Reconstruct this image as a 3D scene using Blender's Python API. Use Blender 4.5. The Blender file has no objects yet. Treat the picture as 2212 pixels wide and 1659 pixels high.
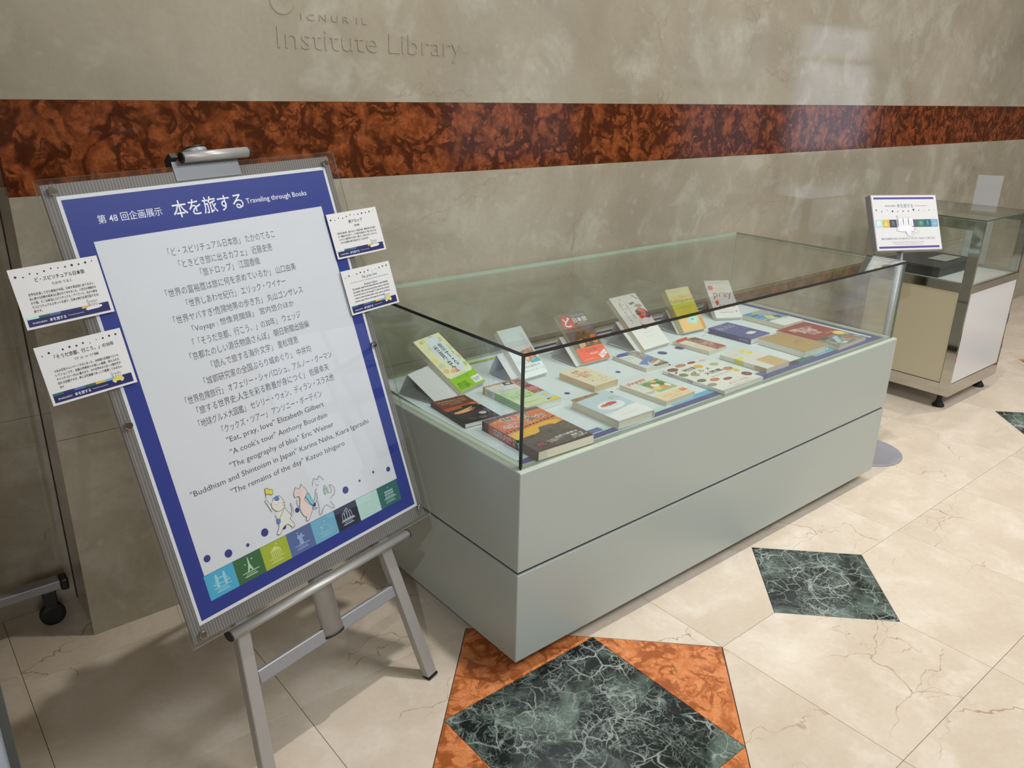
import bpy, bmesh, math, random
from mathutils import Matrix, Vector
random.seed(4)
SC = bpy.context.scene
COL = SC.collection

# ------------------------------------------------------------------ camera
CAM_LOC = (-1.0687, -1.2386, 1.4017)
def look(yaw, pitch, roll):
    cy, sy = math.cos(yaw), math.sin(yaw); cp, sp = math.cos(pitch), math.sin(pitch)
    f = Vector((-sy*cp, cy*cp, -sp)); r = Vector((cy, sy, 0)); u = r.cross(f)
    cr, sr = math.cos(roll), math.sin(roll)
    return cr*r+sr*u, -sr*r+cr*u, f
def frame(x, y, z, o):
    m = Matrix.Identity(4)
    for i in range(3):
        m[i][0] = x[i]; m[i][1] = y[i]; m[i][2] = z[i]; m[i][3] = o[i]
    return m
r_, u_, f_ = look(-0.6977, 0.3552, 0.0211)
cd = bpy.data.cameras.new('camera'); co = bpy.data.objects.new('camera', cd); COL.objects.link(co)
cd.sensor_width = 36; cd.lens = 1719.81/2212*36; cd.clip_start = .02; cd.clip_end = 100
co.matrix_world = frame(r_, u_, -f_, CAM_LOC)
SC.camera = co

# ------------------------------------------------------------------ world, lights, exposure
wd = bpy.data.worlds.new('world'); SC.world = wd; wd.use_nodes = True
wd.node_tree.nodes['Background'].inputs[0].default_value = (.8, .85, 1, 1)
wd.node_tree.nodes['Background'].inputs[1].default_value = .05
vs = SC.view_settings; vs.view_transform = 'Standard'; vs.look = 'None'; vs.gamma = 1; vs.use_curve_mapping = False
vs.exposure = 0.0
SC.cycles.use_denoising = True
SC.cycles.max_bounces = 12; SC.cycles.transparent_max_bounces = 24; SC.cycles.glossy_bounces = 5
SC.cycles.sample_clamp_indirect = 4; SC.cycles.caustics_reflective = False; SC.cycles.caustics_refractive = False
def light(name, kind, loc, power, col, size=.1, target=None, spot=None, blend=.5, sizey=None):
    l = bpy.data.lights.new(name, kind); l.energy = power; l.color = col
    if kind == 'AREA':
        l.size = size
        if sizey: l.shape = 'RECTANGLE'; l.size_y = sizey
    else: l.shadow_soft_size = size
    if kind == 'SPOT': l.spot_size = math.radians(spot); l.spot_blend = blend
    o = bpy.data.objects.new(name, l); COL.objects.link(o); o.location = loc
    if target: o.rotation_euler = (Vector(target)-Vector(loc)).to_track_quat('-Z', 'Y').to_euler()
    return o
WARM = (1, .955, .885)
light('downlight', 'SPOT', (.42, -.05, 4.5), 270, WARM, .06, (.45, -.35, 0), 62, .9)
light('downlight', 'SPOT', (1.9, -.1, 4.5), 190, WARM, .06, (1.9, -.3, 0), 62, .9)
light('downlight', 'SPOT', (3.6, -.2, 4.5), 200, WARM, .06, (3.6, -.3, 0), 62, .9)
light('window_light', 'AREA', (-1.6, -5.0, 2.0), 62, (.93, .965, 1), 1.7, (.7, .3, .55))  # added low fill behind the camera; no window stands there
light('track_spot', 'SPOT', (-2.7, -2.75, 3.76), 190, (.92, .96, 1), .05, (1.35, .8, .85), 40, .6)
light('lobby_light', 'AREA', (2.2, -2.5, 4.45), 205, (.94, .975, 1), 2.0, (.7, .3, .5))  # added fill, hung high to stay out of the reflections
light('ceiling_panel_light', 'AREA', (6.5, -2.0, 4.5), 130, (1, .98, .95), 2.5, (6.5, -1.0, 0))  # added soft fill under the ceiling, not a known fixture

# ------------------------------------------------------------------ materials
def lin(c):
    o = []
    for v in c[:3]:
        v /= 255.
        o.append(v/12.92 if v <= .04045 else ((v+.055)/1.055)**2.4)
    return (*o, 1)
MATS = {}
def base(name, rough=.5, metal=0, spec=.5, col=None):
    m = bpy.data.materials.new(name); m.use_nodes = True
    b = m.node_tree.nodes['Principled BSDF']
    b.inputs['Roughness'].default_value = rough; b.inputs['Metallic'].default_value = metal
    b.inputs['Specular IOR Level'].default_value = spec
    if col: b.inputs['Base Color'].default_value = lin(col)
    return m, m.node_tree, b
class NG:
    def __init__(s, nt, jitter=False, space='Object'):
        s.nt = nt; tc = s.n('ShaderNodeTexCoord'); s.v = tc.outputs[space]
        if jitter:
            oi = s.n('ShaderNodeObjectInfo'); m = s.n('ShaderNodeMath'); m.operation = 'MULTIPLY'
            s.l(oi.outputs['Random'], m.inputs[0]); m.inputs[1].default_value = 37.0
            a = s.n('ShaderNodeVectorMath'); a.operation = 'ADD'; s.l(s.v, a.inputs[0]); s.l(m.outputs[0], a.inputs[1]); s.v = a.outputs[0]
    def n(s, t): return s.nt.nodes.new(t)
    def l(s, a, b): s.nt.links.new(a, b)
    def noise(s, sc, det=5, rough=.55, dist=0, v=None):
        n = s.n('ShaderNodeTexNoise'); n.inputs['Scale'].default_value = sc; n.inputs['Detail'].default_value = det
        n.inputs['Roughness'].default_value = rough; n.inputs['Distortion'].default_value = dist
        s.l(v or s.v, n.inputs['Vector']); return n
    def warp(s, sc, amt, v=None):
        n = s.noise(sc, 3, v=v); a = s.n('ShaderNodeVectorMath'); a.operation = 'MULTIPLY_ADD'
        s.l(n.outputs['Color'], a.inputs[0]); a.inputs[1].default_value = (amt,)*3; s.l(v or s.v, a.inputs[2]); return a.outputs[0]
    def vor(s, sc, feat='F1', v=None, rnd=1):
        n = s.n('ShaderNodeTexVoronoi'); n.feature = feat; n.inputs['Scale'].default_value = sc; n.inputs['Randomness'].default_value = rnd
        s.l(v or s.v, n.inputs['Vector']); return n
    def ramp(s, f, stops, interp='LINEAR'):
        r = s.n('ShaderNodeValToRGB'); r.color_ramp.interpolation = interp; e = r.color_ramp.elements
        while len(e) < len(stops): e.new(.5)
        for k, (p, c) in enumerate(stops):
            e[k].position = p; e[k].color = c if len(c) == 4 else lin(c)
        s.l(f, r.inputs[0]); return r.outputs[0]
    def g(s, f, a, b, lo=0., hi=1.):
        m = s.n('ShaderNodeMapRange'); s.l(f, m.inputs[0]); m.inputs[1].default_value = a; m.inputs[2].default_value = b
        m.inputs[3].default_value = lo; m.inputs[4].default_value = hi; return m.outputs[0]
    def mul(s, a, b):
        m = s.n('ShaderNodeMath'); m.operation = 'MULTIPLY'
        for k, x in enumerate((a, b)):
            if isinstance(x, (int, float)): m.inputs[k].default_value = x
            else: s.l(x, m.inputs[k])
        return m.outputs[0]
    def mix(s, f, a, b):
        m = s.n('ShaderNodeMix'); m.data_type = 'RGBA'
        if isinstance(f, (int, float)): m.inputs[0].default_value = f
        else: s.l(f, m.inputs[0])
        for k, x in ((6, a), (7, b)):
            if isinstance(x, tuple): m.inputs[k].default_value = x if len(x) == 4 else lin(x)
            else: s.l(x, m.inputs[k])
        return m.outputs[2]
    def bump(s, b, h, st, d=.001):
        n = s.n('ShaderNodeBump'); n.inputs['Strength'].default_value = st; n.inputs['Distance'].default_value = d
        s.l(h, n.inputs['Height']); s.l(n.outputs[0], b.inputs['Normal'])
def marble_beige(name, a, b, vein, light_, rough, jitter, vs_=1.0, va=.5, spots_=.6):
    m, nt, bs = base(name, rough, 0, .5); g = NG(nt, jitter)
    c = g.mix(g.g(g.noise(1.7*vs_, 8, .62, .8).outputs[0], .34, .66), a, b)
    c = g.mix(g.mul(g.g(g.noise(6.5*vs_, 5, .6, .5).outputs[0], .5, .68), .5), c, light_)
    w = g.warp(16, .05); cell = g.vor(22*vs_, v=w)
    sp = g.mul(g.g(cell.outputs['Distance'], .18, .30, 1, 0), g.g(cell.outputs['Color'], .62, .66)); sp = g.mul(sp, g.g(g.noise(3, 3).outputs[0], .42, .58))
    c = g.mix(g.mul(sp, spots_*.35), c, light_)
    sv = g.n('ShaderNodeMapping'); sv.inputs['Scale'].default_value = (.8, 1.9, 2.0); sv.inputs['Rotation'].default_value = (.15, .12, .5 if jitter else 0); g.l(g.warp(14, .06, g.warp(3, .2)), sv.inputs[0])
    for sc, th, lo, hi, am in ((1.5, .0045, .50, .56, va), (3.3, .007, .56, .64, va*.8)):
        v = g.g(g.vor(sc*vs_, 'DISTANCE_TO_EDGE', sv.outputs[0]).outputs['Distance'], .0, th, 1, 0)
        v = g.mul(v, g.g(g.noise(2.6, 5).outputs[0], lo, hi)); c = g.mix(g.mul(v, am), c, vein)
    pit = g.mul(g.g(g.vor(34, v=g.warp(40, .02)).outputs['Distance'], .02, .07, 1, 0), g.g(g.noise(4.3, 3).outputs[0], .56, .6)); c = g.mix(g.mul(pit, .6), c, vein)
    c = g.mix(g.g(g.noise(70, 4).outputs[0], .35, .7, 0, .10), c, vein)
    g.l(c, bs.inputs['Base Color'])
    return m
M_WALL = marble_beige('beige_wall_marble', (150, 141, 123), (172, 164, 146), (112, 94, 70), (190, 186, 172), .07, False, 1.0, .38)
M_WALL_DARK = M_WALL
M_FLOOR = marble_beige('cream_floor_marble', (202, 188, 170), (216, 204, 188), (150, 122, 92), (228, 220, 208), .16, True, 1.15, .85, .35)
def marble_red(name, dark, mid, lt, rough, sc, ch=.035, amt=.9):
    m, nt, bs = base(name, rough); g = NG(nt)
    c = g.mix(g.g(g.noise(sc*.9, 4, .5, .4).outputs[0], .36, .64), mid, lt)
    c = g.mix(g.mul(g.g(g.noise(sc*5, 5).outputs[0], .42, .62), .3), c, dark)
    w = g.warp(sc*.7, .5/sc)
    for s_, d_, wd_, a_, mk in ((sc*.33, .9, ch, amt, (.34, .5)), (sc*.75, 1.0, ch*1.1, amt*.8, (.44, .56))):
        n = g.noise(s_, 3.2, .5, d_, w).outputs[0]
        ln = g.ramp(n, [(.5-wd_*1.5, (0, 0, 0, 1)), (.5-wd_*.7, (1, 1, 1, 1)), (.5+wd_*.7, (1, 1, 1, 1)), (.5+wd_*1.5, (0, 0, 0, 1))])
        ln = g.mul(ln, g.g(g.noise(sc*.3, 3).outputs[0], *mk))
        c = g.mix(g.mul(ln, a_), c, dark)
    g.l(c, bs.inputs['Base Color']); return m
M_BAND = marble_red('red_verona_marble', (66, 30, 14), (112, 56, 28), (150, 82, 46), .10, 40, .055, .9)
M_ORANGE = marble_red('orange_verona_marble', (152, 82, 40), (204, 122, 70), (222, 146, 94), .16, 36)
def marble_green(name):
    m, nt, bs = base(name, .14); g = NG(nt, True)
    w = g.warp(6, .07); w2 = g.warp(34, .018, w)
    cl = g.noise(3.6, 7, .62, 1.6)
    c = g.mix(g.g(cl.outputs[0],   .47, .64), (22, 28, 29), (92, 108, 100))
    for k, (sc, wd_, lo, hi, amt) in enumerate(((13, .035, .44, .58, .9), (24, .05, .46, .6, .75), (48, .07, .52, .66, .6), (90, .10, .55, .68, .5))):
        e = g.g(g.vor(sc, 'DISTANCE_TO_EDGE', w2).outputs['Distance'], 0, wd_, 1, 0)
        e = g.mul(e, g.g(g.noise(7+3*k, 4, v=w).outputs[0], lo, hi))
        c = g.mix(g.mul(e, amt), c, (168, 178, 172))
    for s_, wd_, am, lo in ((9, .008, .6, .44), (21, .010, .6, .46)):
        n = g.noise(s_, 6, .6, 1.6, w).outputs[0]
        ln = g.ramp(n, [(.5-wd_*1.6, (0, 0, 0, 1)), (.5, (1, 1, 1, 1)), (.5+wd_*1.6, (0, 0, 0, 1))])
        c = g.mix(g.mul(g.mul(ln, am), g.g(g.noise(5, 4).outputs[0], lo, lo+.12)), c, (150, 168, 160))
    g.l(c, bs.inputs['Base Color']); return m
M_GREEN = marble_green('green_veined_marble')
def plain(name, col, rough=.5, metal=0, spec=.5, bump=0, bscale=80, var=0):
    if name in MATS: return MATS[name]
    m, nt, b = base(name, rough, metal, spec, col)
    g = NG(nt)
    if var:
        n = g.noise(bscale*.2, 4); c2 = tuple(max(0, x*(1-var)) for x in col)
        g.l(g.mix(n.outputs[0], lin(col), lin(c2)), b.inputs['Base Color'])
    if bump:
        n = g.noise(bscale, 4); g.bump(b, n.outputs[0], bump)
    MATS[name] = m; return m
def ink(c, rough=.45):
    k = 'ink_%d_%d_%d' % tuple(c[:3])
    return plain(k, c, rough, 0, .35, var=.03, bscale=30)
M_CASE = plain('grey_green_paint', (168, 176, 170), .28, 0, .5, .02, 300, .02)
M_GROOVE = plain('groove_shadow_gap', (50, 54, 50), .6)
M_PLINTH = plain('dark_plinth', (44, 42, 40), .35)
M_ALU = plain('brushed_aluminium', (178, 177, 174), .42, .45, .5, .03, 250, .04)
M_ALU2 = plain('satin_silver_paint', (156, 157, 162), .42, .35, .5, .02, 200, .03)
M_CHROME = plain('polished_chrome', (196, 194, 186), .06, 1.0)
M_BLACK = plain('black_plastic', (20, 20, 20), .4)
M_RUBBER = plain('black_rubber', (12, 12, 12), .6)
M_WHITE = plain('white_paper', (214, 218, 222), .55, 0, .3, .02, 400, .01)
M_CARD = plain('white_card', (210, 210, 210), .45, 0, .35, .02, 400, .01)
M_DECKPAPER = plain('pale_deck_sheet', (205, 216, 222), .5, 0, .35, .05, 40, .01)
M_PAGES = plain('cream_pages', (228, 220, 200), .8, 0, .2, .15, 600, .06)
M_PAGESW = plain('white_pages', (230, 230, 222), .8, 0, .2, .15, 600, .05)
M_PAGEST = plain('tan_pages', (222, 196, 158), .8, 0, .2, .15, 600, .05)
M_CREAMP = plain('cream_laminate_panel', (196, 188, 162), .35)
M_WHITEP = plain('white_laminate_panel', (214, 214, 214), .2)
M_STAND = plain('grey_card_stand', (204, 206, 208), .35, 0, .5)
M_GROUT = plain('stone_grout', (160, 146, 126), .8)
M_CEIL = plain('ceiling_paint', (200, 196, 188), .8)
M_ROOM = plain('room_wall_paint', (150, 138, 120), .7)
M_DARKBOX = plain('dark_grey_leatherette', (62, 60, 62), .5, 0, .5, .1, 300, .05)
M_BOARD = plain('pale_blue_grey_board', (176, 184, 196), .4)
def glass(name, tint, ior=1.5, rough=0.0, dirt=0.0, dcol=(200, 205, 200), gcol=(1, 1, 1, 1)):
    m = bpy.data.materials.new(name); m.use_nodes = True; nt = m.node_tree
    for n in list(nt.nodes): nt.nodes.remove(n)
    N = nt.nodes.new; L = nt.links.new
    out = N('ShaderNodeOutputMaterial'); tr = N('ShaderNodeBsdfTransparent'); tr.inputs[0].default_value = tint
    gl = N('ShaderNodeBsdfGlossy'); gl.inputs['Roughness'].default_value = rough; gl.inputs['Color'].default_value = gcol
    fr = N('ShaderNodeFresnel'); ge = N('ShaderNodeNewGeometry')
    mp = N('ShaderNodeMapRange'); L(ge.outputs['Backfacing'], mp.inputs[0]); mp.inputs[3].default_value = ior; mp.inputs[4].default_value = 1/ior
    L(mp.outputs[0], fr.inputs['IOR'])
    mx = N('ShaderNodeMixShader'); L(fr.outputs[0], mx.inputs[0]); L(tr.outputs[0], mx.inputs[1]); L(gl.outputs[0], mx.inputs[2])
    last = mx
    if dirt:
        df = N('ShaderNodeBsdfDiffuse'); df.inputs[0].default_value = lin(dcol)
        m2 = N('ShaderNodeMixShader'); m2.inputs[0].default_value = dirt; L(mx.outputs[0], m2.inputs[1]); L(df.outputs[0], m2.inputs[2]); last = m2
    L(last.outputs[0], out.inputs[0]); return m
M_GLASS = glass('clear_float_glass', (.93, .955, .94, 1))
M_ACRYL = glass('clear_acrylic', (.995, .997, .997, 1), 1.45, 0, .006)
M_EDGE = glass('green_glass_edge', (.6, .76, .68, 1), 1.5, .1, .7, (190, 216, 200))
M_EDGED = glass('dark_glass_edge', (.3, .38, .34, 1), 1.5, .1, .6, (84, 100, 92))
M_EDGEA = glass('acrylic_edge', (.6, .68, .64, 1), 1.45, .15, .5, (196, 206, 200))
M_EDGE_SHADE = plain('black_silicone', (16, 20, 18), .3)  # black copy of the glass edge, shade painted in for front and left
def ribbed():
    m = glass('ribbed_grey_polycarbonate', (.62, .6, .57, 1), 1.4, .25, .62, (142, 140, 138))
    nt = m.node_tree; g = NG(nt); w = g.n('ShaderNodeTexWave'); w.wave_type = 'BANDS'; w.bands_direction = 'X'
    w.inputs['Scale'].default_value = 52; g.l(g.v, w.inputs['Vector'])
    df = [n for n in nt.nodes if n.type == 'BSDF_DIFFUSE'][0]
    g.l(g.mix(w.outputs[1], (120, 117, 114), (156, 154, 152)), df.inputs[0])
    return m
M_RIB = ribbed()
def photo(name, c1, c2, c3, sc=30):
    if name in MATS: return MATS[name]
    m, nt, b = base(name, .35); g = NG(nt, False, 'Generated' if False else 'Object')
    n = g.noise(sc, 6, .6, 1.5)
    g.l(g.ramp(n.outputs[0], [(.36, c1), (.5, c2), (.64, c3)]), b.inputs['Base Color']); MATS[name] = m; return m

# ------------------------------------------------------------------ mesh helpers
def link(name, me, mats, parent=None, mtx=None):
    o = bpy.data.objects.new(name, me); COL.objects.link(o)
    for m in (mats if isinstance(mats, (list, tuple)) else [mats]):
        if m.name not in [x.name for x in me.materials if x]: me.materials.append(m)
    if parent: o.parent = parent
    if mtx is not None: o.matrix_local = mtx
    return o
def tag(o, label=None, cat=None, group=None, kind=None):
    if label: o['label'] = label
    if cat: o['category'] = cat
    if group: o['group'] = group
    if kind: o['kind'] = kind
    return o
def empty(name, mtx, label=None, cat=None, group=None, kind=None):
    o = bpy.data.objects.new(name, None); o.empty_display_size = .05; COL.objects.link(o)
    o.matrix_world = mtx if isinstance(mtx, Matrix) else Matrix.Translation(mtx)
    return tag(o, label, cat, group, kind)
def bm_box(bm, x0, x1, y0, y1, z0, z1):
    vs_ = [bm.verts.new((x, y, z)) for z in (z0, z1) for y in (y0, y1) for x in (x0, x1)]
    for f in ((0, 2, 3, 1), (4, 5, 7, 6), (0, 1, 5, 4), (2, 6, 7, 3), (0, 4, 6, 2), (1, 3, 7, 5)):
        bm.faces.new([vs_[i] for i in f])
def fin(bm, name, bev=0, seg=2, smooth=False):
    if bev: bmesh.ops.bevel(bm, geom=list(bm.edges), offset=bev, segments=seg, affect='EDGES', profile=.5)
    bmesh.ops.recalc_face_normals(bm, faces=bm.faces)
    me = bpy.data.meshes.new(name); bm.to_mesh(me); bm.free()
    if smooth:
        for p in me.polygons: p.use_smooth = True
    return me
def box(name, x0, x1, y0, y1, z0, z1, mat, parent=None, bev=0, seg=2):
    bm = bmesh.new(); bm_box(bm, x0, x1, y0, y1, z0, z1)
    return link(name, fin(bm, name, bev, seg), mat, parent)
def boxes(name, L_, mat, parent=None, bev=0):
    bm = bmesh.new()
    for b in L_: bm_box(bm, *b)
    return link(name, fin(bm, name, bev, 1), mat, parent)
def prism(name, pts, z0, z1, mat, parent=None, bev=0, mtx=None):
    bm = bmesh.new(); a = [bm.verts.new((x, y, z0)) for x, y in pts]; b = [bm.verts.new((x, y, z1)) for x, y in pts]
    bm.faces.new(a[::-1]); bm.faces.new(b); n = len(pts)
    for i in range(n): bm.faces.new((a[i], a[(i+1) % n], b[(i+1) % n], b[i]))
    return link(name, fin(bm, name, bev, 1), mat, parent, mtx)
def lathe(name, prof, mat, parent=None, n=32, mtx=None, smooth=True):
    bm = bmesh.new(); rings = []
    for r, z in prof:
        rings.append([bm.verts.new((r*math.cos(2*math.pi*k/n), r*math.sin(2*math.pi*k/n), z)) for k in range(n)])
    for a, b in zip(rings, rings[1:]):
        for k in range(n): bm.faces.new((a[k], a[(k+1) % n], b[(k+1) % n], b[k]))
    bm.faces.new(rings[0][::-1]); bm.faces.new(rings[-1])
    me = fin(bm, name)
    if smooth:
        for p in me.polygons: p.use_smooth = len(p.vertices) == 4 and abs(p.normal.z) < .9
    return link(name, me, mat, parent, mtx)
def bar(name, a, b, w, d, mat, parent=None, up=(0, 1, 0), bev=.001, round_=False):
    """a straight bar from a to b, cross-section w (sideways) x d (along up)"""
    a, b = Vector(a), Vector(b); z = (b-a).normalized(); x = Vector(up).cross(z).normalized(); y = z.cross(x)
    m = frame(x, y, z, a); L_ = (b-a).length
    if round_:
        pts = [(w/2*math.cos(t*math.pi/12), d/2*math.sin(t*math.pi/12)) for t in range(24)]
        o = prism(name, pts, 0, L_, mat, parent)
        for p in o.data.polygons: p.use_smooth = len(p.vertices) == 4
    else:
        bm = bmesh.new(); bm_box(bm, -w/2, w/2, -d/2, d/2, 0, L_); o = link(name, fin(bm, name, bev, 1), mat, parent)
    o.data.transform(m); return o
def arrow(a, b):  # rotation taking z to a->b
    return (Vector(b)-Vector(a)).to_track_quat('Z', 'Y').to_matrix().to_4x4()

# ------------------------------------------------------------------ flat print
_tc = {}
def glyphs(s, off=0.):
    k = (s, off)
    if k not in _tc:
        c = bpy.data.curves.new('t', 'FONT'); c.body = s; c.size = 1; c.offset = off; c.resolution_u = 2; c.align_x = 'CENTER'; c.space_line = .9
        o = bpy.data.objects.new('t', c); COL.objects.link(o)
        me = bpy.data.meshes.new_from_object(o.evaluated_get(bpy.context.evaluated_depsgraph_get()))
        V = [(v.co.x, v.co.y) for v in me.vertices]; F = [tuple(p.vertices) for p in me.polygons]
        bpy.data.objects.remove(o); bpy.data.curves.remove(c); bpy.data.meshes.remove(me)
        xs = [v[0] for v in V] or [0, 1]; ys = [v[1] for v in V] or [0, 1]
        _tc[k] = (V, F, min(xs), max(xs), min(ys), max(ys))
    return _tc[k]
class Print:
    """flat printing in a local xy plane; every item lies a hair above the one before"""
    def __init__(s, z=0, dz=.000012): s.V = []; s.F = []; s.M = []; s.mats = []; s.z = z; s.dz = dz
    def mi(s, c):
        m = c if isinstance(c, bpy.types.Material) else ink(c)
        if m not in s.mats: s.mats.append(m)
        return s.mats.index(m)
    def add(s, V, F, c, step=True):
        b = len(s.V); s.V += [(x, y, s.z) for x, y in V]; s.F += [tuple(i+b for i in f) for f in F]; s.M += [s.mi(c)]*len(F)
        if step: s.z += s.dz
    def rect(s, x0, y0, x1, y1, c): s.add([(x0, y0), (x1, y0), (x1, y1), (x0, y1)], [(0, 1, 2, 3)], c)
    def poly(s, pts, c):
        from mathutils.geometry import tessellate_polygon
        t = tessellate_polygon([[Vector((x, y, 0)) for x, y in pts]]); F = []
        for a, b, d in t:
            ar = (pts[b][0]-pts[a][0])*(pts[d][1]-pts[a][1])-(pts[b][1]-pts[a][1])*(pts[d][0]-pts[a][0])
            F.append((a, b, d) if ar > 0 else (a, d, b))
        s.add(pts, F, c)
    def ell(s, cx, cy, rx, ry, c, n=20): s.add([(cx+rx*math.cos(2*math.pi*k/n), cy+ry*math.sin(2*math.pi*k/n)) for k in range(n)], [tuple(range(n))], c)
    def line(s, pts, w, c, closed=False):
        if closed: pts = list(pts)+[pts[0]]
        for (x0, y0), (x1, y1) in zip(pts, pts[1:]):
            d = math.hypot(x1-x0, y1-y0)
            if d < 1e-7: continue
            nx, ny = -(y1-y0)/d*w/2, (x1-x0)/d*w/2; ex, ey = (x1-x0)/d*w*.3, (y1-y0)/d*w*.3
            s.add([(x0-nx-ex, y0-ny-ey), (x1-nx+ex, y1-ny+ey), (x1+nx+ex, y1+ny+ey), (x0+nx-ex, y0+ny-ey)], [(0, 1, 2, 3)], c, False)
        s.z += s.dz
    def curve(s, pts, w, c, closed=False, sub=4):
        P = list(pts); n = len(P)
        if n < 3: return s.line(P, w, c)
        out = []
        for i in range(n if closed else n-1):
            p0, p1, p2, p3 = (P[(i-1) % n] if closed or i > 0 else P[0]), P[i], P[(i+1) % n], (P[(i+2) % n] if closed or i+2 < n else P[-1])
            for k in range(sub):
                t = k/sub
                out.append(tuple(.5*((2*p1[j])+(-p0[j]+p2[j])*t+(2*p0[j]-5*p1[j]+4*p2[j]-p3[j])*t*t+(-p0[j]+3*p1[j]-3*p2[j]+p3[j])*t**3) for j in (0, 1)))
        if not closed: out.append(P[-1])
        s.line(out, w, c, closed)
    def text(s, t, cx, cy, w=None, h=None, c=(50, 50, 50), off=0., ang=0, align=0):
        V, F, x0, x1, y0, y1 = glyphs(t, off)
        if not V: return
        sx = w/(x1-x0) if w else None; sy = h/(y1-y0) if h else None
        sx = sx or sy; sy = sy or sx
        mx, my = (x0+x1)/2, (y0+y1)/2
        if align: mx = x0
        ca, sa = math.cos(ang), math.sin(ang)
        pts = [((x-mx)*sx, (y-my)*sy) for x, y in V]
        s.add([(cx+x*ca-y*sa, cy+x*sa+y*ca) for x, y in pts], F, c)
    def build(s, name, parent, mtx=None):
        me = bpy.data.meshes.new(name); me.from_pydata(s.V, [], s.F)
        for m in s.mats: me.materials.append(m)
        me.polygons.foreach_set('material_index', s.M); me.update()
        o = bpy.data.objects.new(name, me); COL.objects.link(o); o.parent = parent
        if mtx is not None: o.matrix_local = mtx
        return o

# ================================================================== THE SETTING
YW = .8275; XL = -.7845; B1, B2 = 1.3583, 1.1565; YR = 1.04
CX, CY, T = .0225, -.5015, .4937
ZC = 4.6; X0, X1, Y0 = -3.2, 17.5, -6.0
fl = box('floor', X0, X1, Y0, 1.3, -.12, -.012, M_GROUT); tag(fl, kind='structure')
G = .0005
def clip(poly, cx, cy, h, keep_out=True):
    """clip a polygon against |x-cx|+|y-cy| = h on the side of its own quadrant"""
    qx = sum(p[0] for p in poly)/len(poly); qy = sum(p[1] for p in poly)/len(poly)
    sx = 1 if qx > cx else -1; sy = 1 if qy > cy else -1
    f = lambda p: (sx*(p[0]-cx)+sy*(p[1]-cy)-h)*(1 if keep_out else -1)
    out = []
    for a, b in zip(poly, poly[1:]+poly[:1]):
        fa, fb = f(a), f(b)
        if fa >= 0: out.append(a)
        if fa*fb < 0:
            t = fa/(fa-fb); out.append((a[0]+(b[0]-a[0])*t, a[1]+(b[1]-a[1])*t))
    return out
def slab(name, pts, mat, z=0., parent=fl, th=.011):
    if len(pts) < 3: return
    bm = bmesh.new(); n = len(pts); c = .0009
    qx = sum(p[0] for p in pts)/n; qy = sum(p[1] for p in pts)/n
    def ins(p, d):
        L_ = math.hypot(p[0]-qx, p[1]-qy); return (p[0]-(p[0]-qx)/L_*d, p[1]-(p[1]-qy)/L_*d)
    r = [[bm.verts.new((*ins(p, d), zz)) for p in pts] for d, zz in ((0, z-th), (0, z-c), (c, z))]
    for a, b in zip(r, r[1:]):
        for i in range(n): bm.faces.new((a[i], a[(i+1) % n], b[(i+1) % n], b[i]))
    bm.faces.new(r[-1])
    return link(name, fin(bm, name), mat, parent)
bigs = [(0, 0), (8, 0)]; smalls = [(2, 0), (6, 0), (-2, 0), (10, 0)]
D_ = [(CX+a*T, CY+.5*T+b*T, T) for a, b in bigs]+[(CX+a*T, CY+.5*T+b*T, T/2) for a, b in smalls]
NX0, NX1, NY0, NY1 = -3, 16, -3, 2
for i in range(NX0, NX1):
    for j in range(NY0, NY1+1):
        y0 = CY+(j+.5)*T; y1 = y0+T
        if y0 > YR: continue
        sh = 0
        if i < -2 and y0 > -.8: y0 += .03; y1 += .03
        y1 = min(y1, YR) if i < -1 else min(y1, YR)
        P = [(CX+i*T+G, y0+G), (CX+(i+1)*T-G, y0+G), (CX+(i+1)*T-G, y1-G), (CX+i*T+G, y1-G)]
        for cx, cy, h in D_:
            if abs((P[0][0]+P[1][0])/2-cx) < .62*T and abs((y0+T/2)-cy) < .62*T: P = clip(P, cx, cy, h+.0016)
        slab('floor_tile', P, M_FLOOR)
for cx, cy, h in D_:
    if h == T:
        s = T/2-G; slab('green_marble_tile', [(cx-s, cy-s), (cx+s, cy-s), (cx+s, cy+s), (cx-s, cy+s)], M_GREEN)
        s = T/2+G
        for q in range(4):
            pts = [(s, -s+.0016), (h-.003, 0), (s, s-.0016)]
            c, s_ = (1, 0, -1, 0)[q], (0, 1, 0, -1)[q]
            slab('orange_marble_tile', [(cx+x*c-y*s_, cy+x*s_+y*c) for x, y in pts], M_ORANGE)
    else:
        slab('green_marble_tile', [(cx+h, cy), (cx, cy+h), (cx-h, cy), (cx, cy-h)], M_GREEN)
# the rest of the lobby floor, beyond the part the photograph shows
bm = bmesh.new(); xa, xb, ya = CX+NX0*T, CX+NX1*T, CY+(NY0+.5)*T
x = X0
def cells(xa_, xb_, ya_, yb_):
    nx = max(1, round((xb_-xa_)/T)); ny = max(1, round((yb_-ya_)/T))
    for i in range(nx):
        for j in range(ny):
            bm_box(bm, xa_+(xb_-xa_)*i/nx+G, xa_+(xb_-xa_)*(i+1)/nx-G, ya_+(yb_-ya_)*j/ny+G, ya_+(yb_-ya_)*(j+1)/ny-G, -.011, 0)
cells(X0, X1, Y0, ya); cells(X0, xa, ya, YR); cells(xb, X1, ya, YW)
o = link('outer_paving', fin(bm, 'outer_paving'), M_FLOOR, fl); o['kind'] = 'stuff'

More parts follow.
